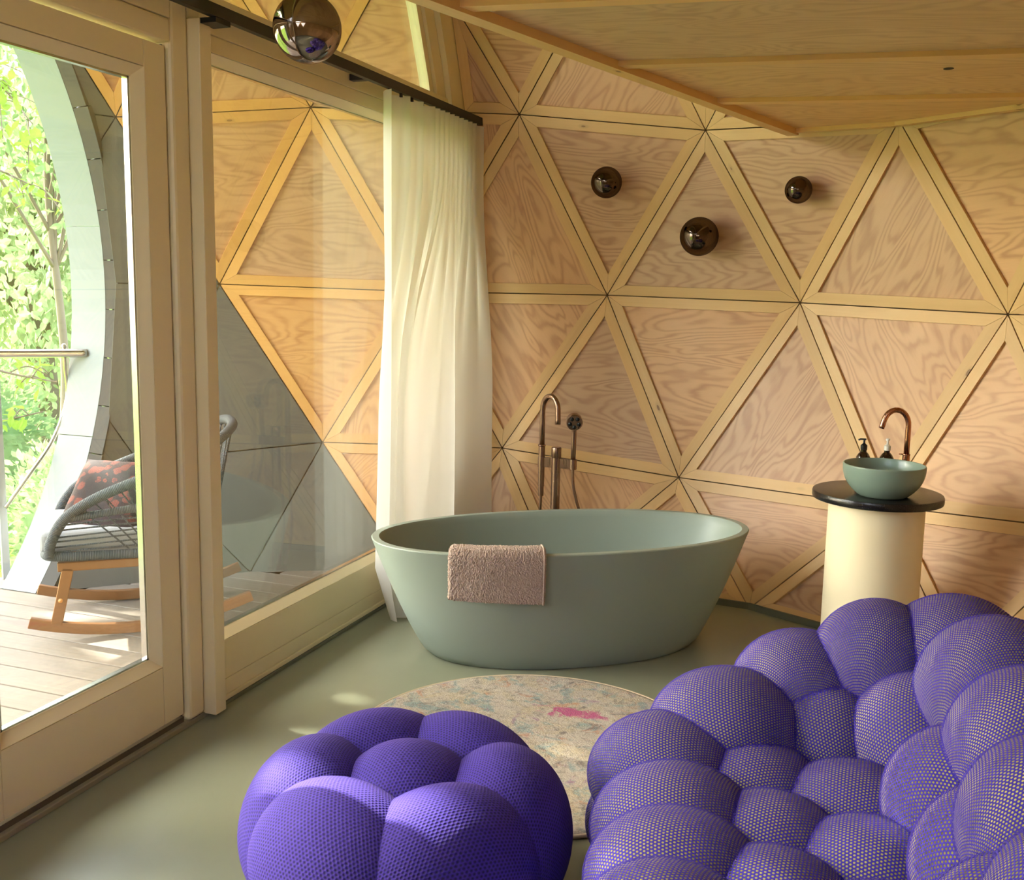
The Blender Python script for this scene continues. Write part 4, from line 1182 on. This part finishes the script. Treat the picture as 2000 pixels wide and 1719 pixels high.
tree('oak_tree', (-10.3, 10.6, -1.6), 7, (-10.1, 10.6, 4.0), (1.6, 1.6, 2.7), 4200, .15, MAT['leaf_oak'], 'slender grey-barked tree behind the railing', 'garden trees', .07, 0, False, 16)
tree('willow_tree', (-15.2, 15.4, -2.0), 8, (-15.2, 15.4, 2.4), (2.5, 2.5, 3.4), 12000, .19, MAT['leaf_willow'], 'pale willow with hanging foliage', 'garden trees', .25, .6)
tree('willow_tree', (-23.5, 23.5, -2.4), 9, (-23.5, 23.5, 4.0), (4.4, 4.4, 5.4), 12000, .32, MAT['leaf_willow'], 'pale willow farther down the lawn', 'garden trees', .3, .9)
tree('beech_tree', (-9.7, 3.3, -1.5), 9, (-9.6, 3.4, 5.5), (2.1, 3.3, 3.2), 17000, .18, MAT['leaf_beech'], 'broad beech shading the terrace', 'garden trees', .22, .1, True, 26)

def hedge(c, r, n, s, mat, label):
    t = empty('shrub', (c[0], c[1], c[2] - r[2]), label, 'shrub', 'shrubs along the lawn'); fo = MB(); c = Vector(c)
    for _ in range(n):
        q = rvec().normalized(); k = rng.uniform(.72, 1.05); p = c + Vector((q.x * r[0], q.y * r[1], q.z * r[2])) * k; leaf_at(fo, p, q + rvec() * .8, rvec(), s * rng.uniform(.7, 1.2))
    o = fo.build('foliage', mat, t); o['kind'] = 'stuff'
    v, f = sphere_vf(c, r[0] * .72, r[1] * .72, r[2] * .72, 20, 12); mesh('inner_mass', v, f, mat, t, True)
hedge((-8.2, 8.9, -1.2), (1.1, 1.0, 1.1), 4000, .10, MAT['leaf_oak'], 'rounded dark green shrub in front of the slender tree')
hedge((-12.6, 11.2, -1.0), (1.1, 1.4, 1.7), 4000, .12, MAT['leaf_oak'], 'tall green shrub standing in front of the nearer willow')
hedge((-10.6, 13.9, -1.0), (.9, 1.2, 1.7), 4000, .12, MAT['leaf_oak'], 'wide green shrub beyond the slender tree')

# leafy beech boughs close to the terrace opening: each leaf its own piece
lm = bpy.data.meshes.new('leaf'); lm.from_pydata([(q[0], q[1], q[2]) for q in LEAF], [], LEAFF); lm.materials.append(MAT['leaf_beech'])
def bough(pts, twigs, nleaf, s, label, spread):
    pts = [Vector(p) for p in pts]; t = empty('beech_bough', tuple(pts[0]), label, 'branch', 'beech boughs reaching over the terrace')
    path = smooth_path(pts, 6); tube('limb', path, [.016 * (1 - .8 * i / len(path)) for i in range(len(path))], MAT['bark'], t, 7)
    ends = []
    for k in range(twigs):
        s0 = path[int(len(path) * (.25 + .7 * k / twigs))]; e = s0 + Vector((rng.uniform(-1, 1) * spread[0], rng.uniform(-1, 1) * spread[1], rng.uniform(-1, .5) * spread[2]))
        tw = smooth_path([s0, (s0 + e) / 2 + Vector((0, 0, .05)), e], 4); tube('twig', tw, .004, MAT['bark'], t, 5); ends += tw[1:]
    for _ in range(nleaf):
        p = rng.choice(ends) + rvec() * .07; d = rvec(); d.z -= .35; d.normalize()
        if in_gap(p): continue
        o = bpy.data.objects.new('leaf', lm); COL.objects.link(o); o.parent = t; o.matrix_parent_inverse = Matrix.Translation(-Vector(t.location))
        up = Vector((rng.uniform(-.6, .6), rng.uniform(-.6, .6), 1)); r = d.cross(up).normalized(); n = r.cross(d)
        k = s * rng.uniform(.75, 1.25); m = Matrix((d * k, r * k, n * k)).transposed().to_4x4(); m.translation = p; o.matrix_basis = m
bough([(-7.6, 5.6, 3.6), (-6.9, 5.9, 3.35), (-6.3, 6.05, 3.1), (-5.95, 6.1, 2.75)], 16, 150, .10, 'bright green beech bough with broad leaves, hanging highest over the opening', (.45, .45, .42))
bough([(-7.3, 5.4, 2.9), (-6.6, 5.8, 2.6), (-6.1, 5.95, 2.4), (-5.9, 6.03, 2.3)], 7, 50, .09, 'small beech spray hanging beneath the high bough', (.28, .28, .2))
bough([(-6.6, 4.6, 1.5), (-5.9, 4.9, 1.25), (-5.35, 5.08, 1.06), (-4.98, 5.2, .99)], 9, 75, .085, 'sunlit beech spray just below the handrail', (.22, .22, .10))
bough([(-6.5, 4.4, .8), (-5.9, 4.75, .70), (-5.4, 5.0, .72), (-5.05, 5.15, .80)], 7, 45, .08, 'lowest beech spray below the handrail', (.2, .2, .07))
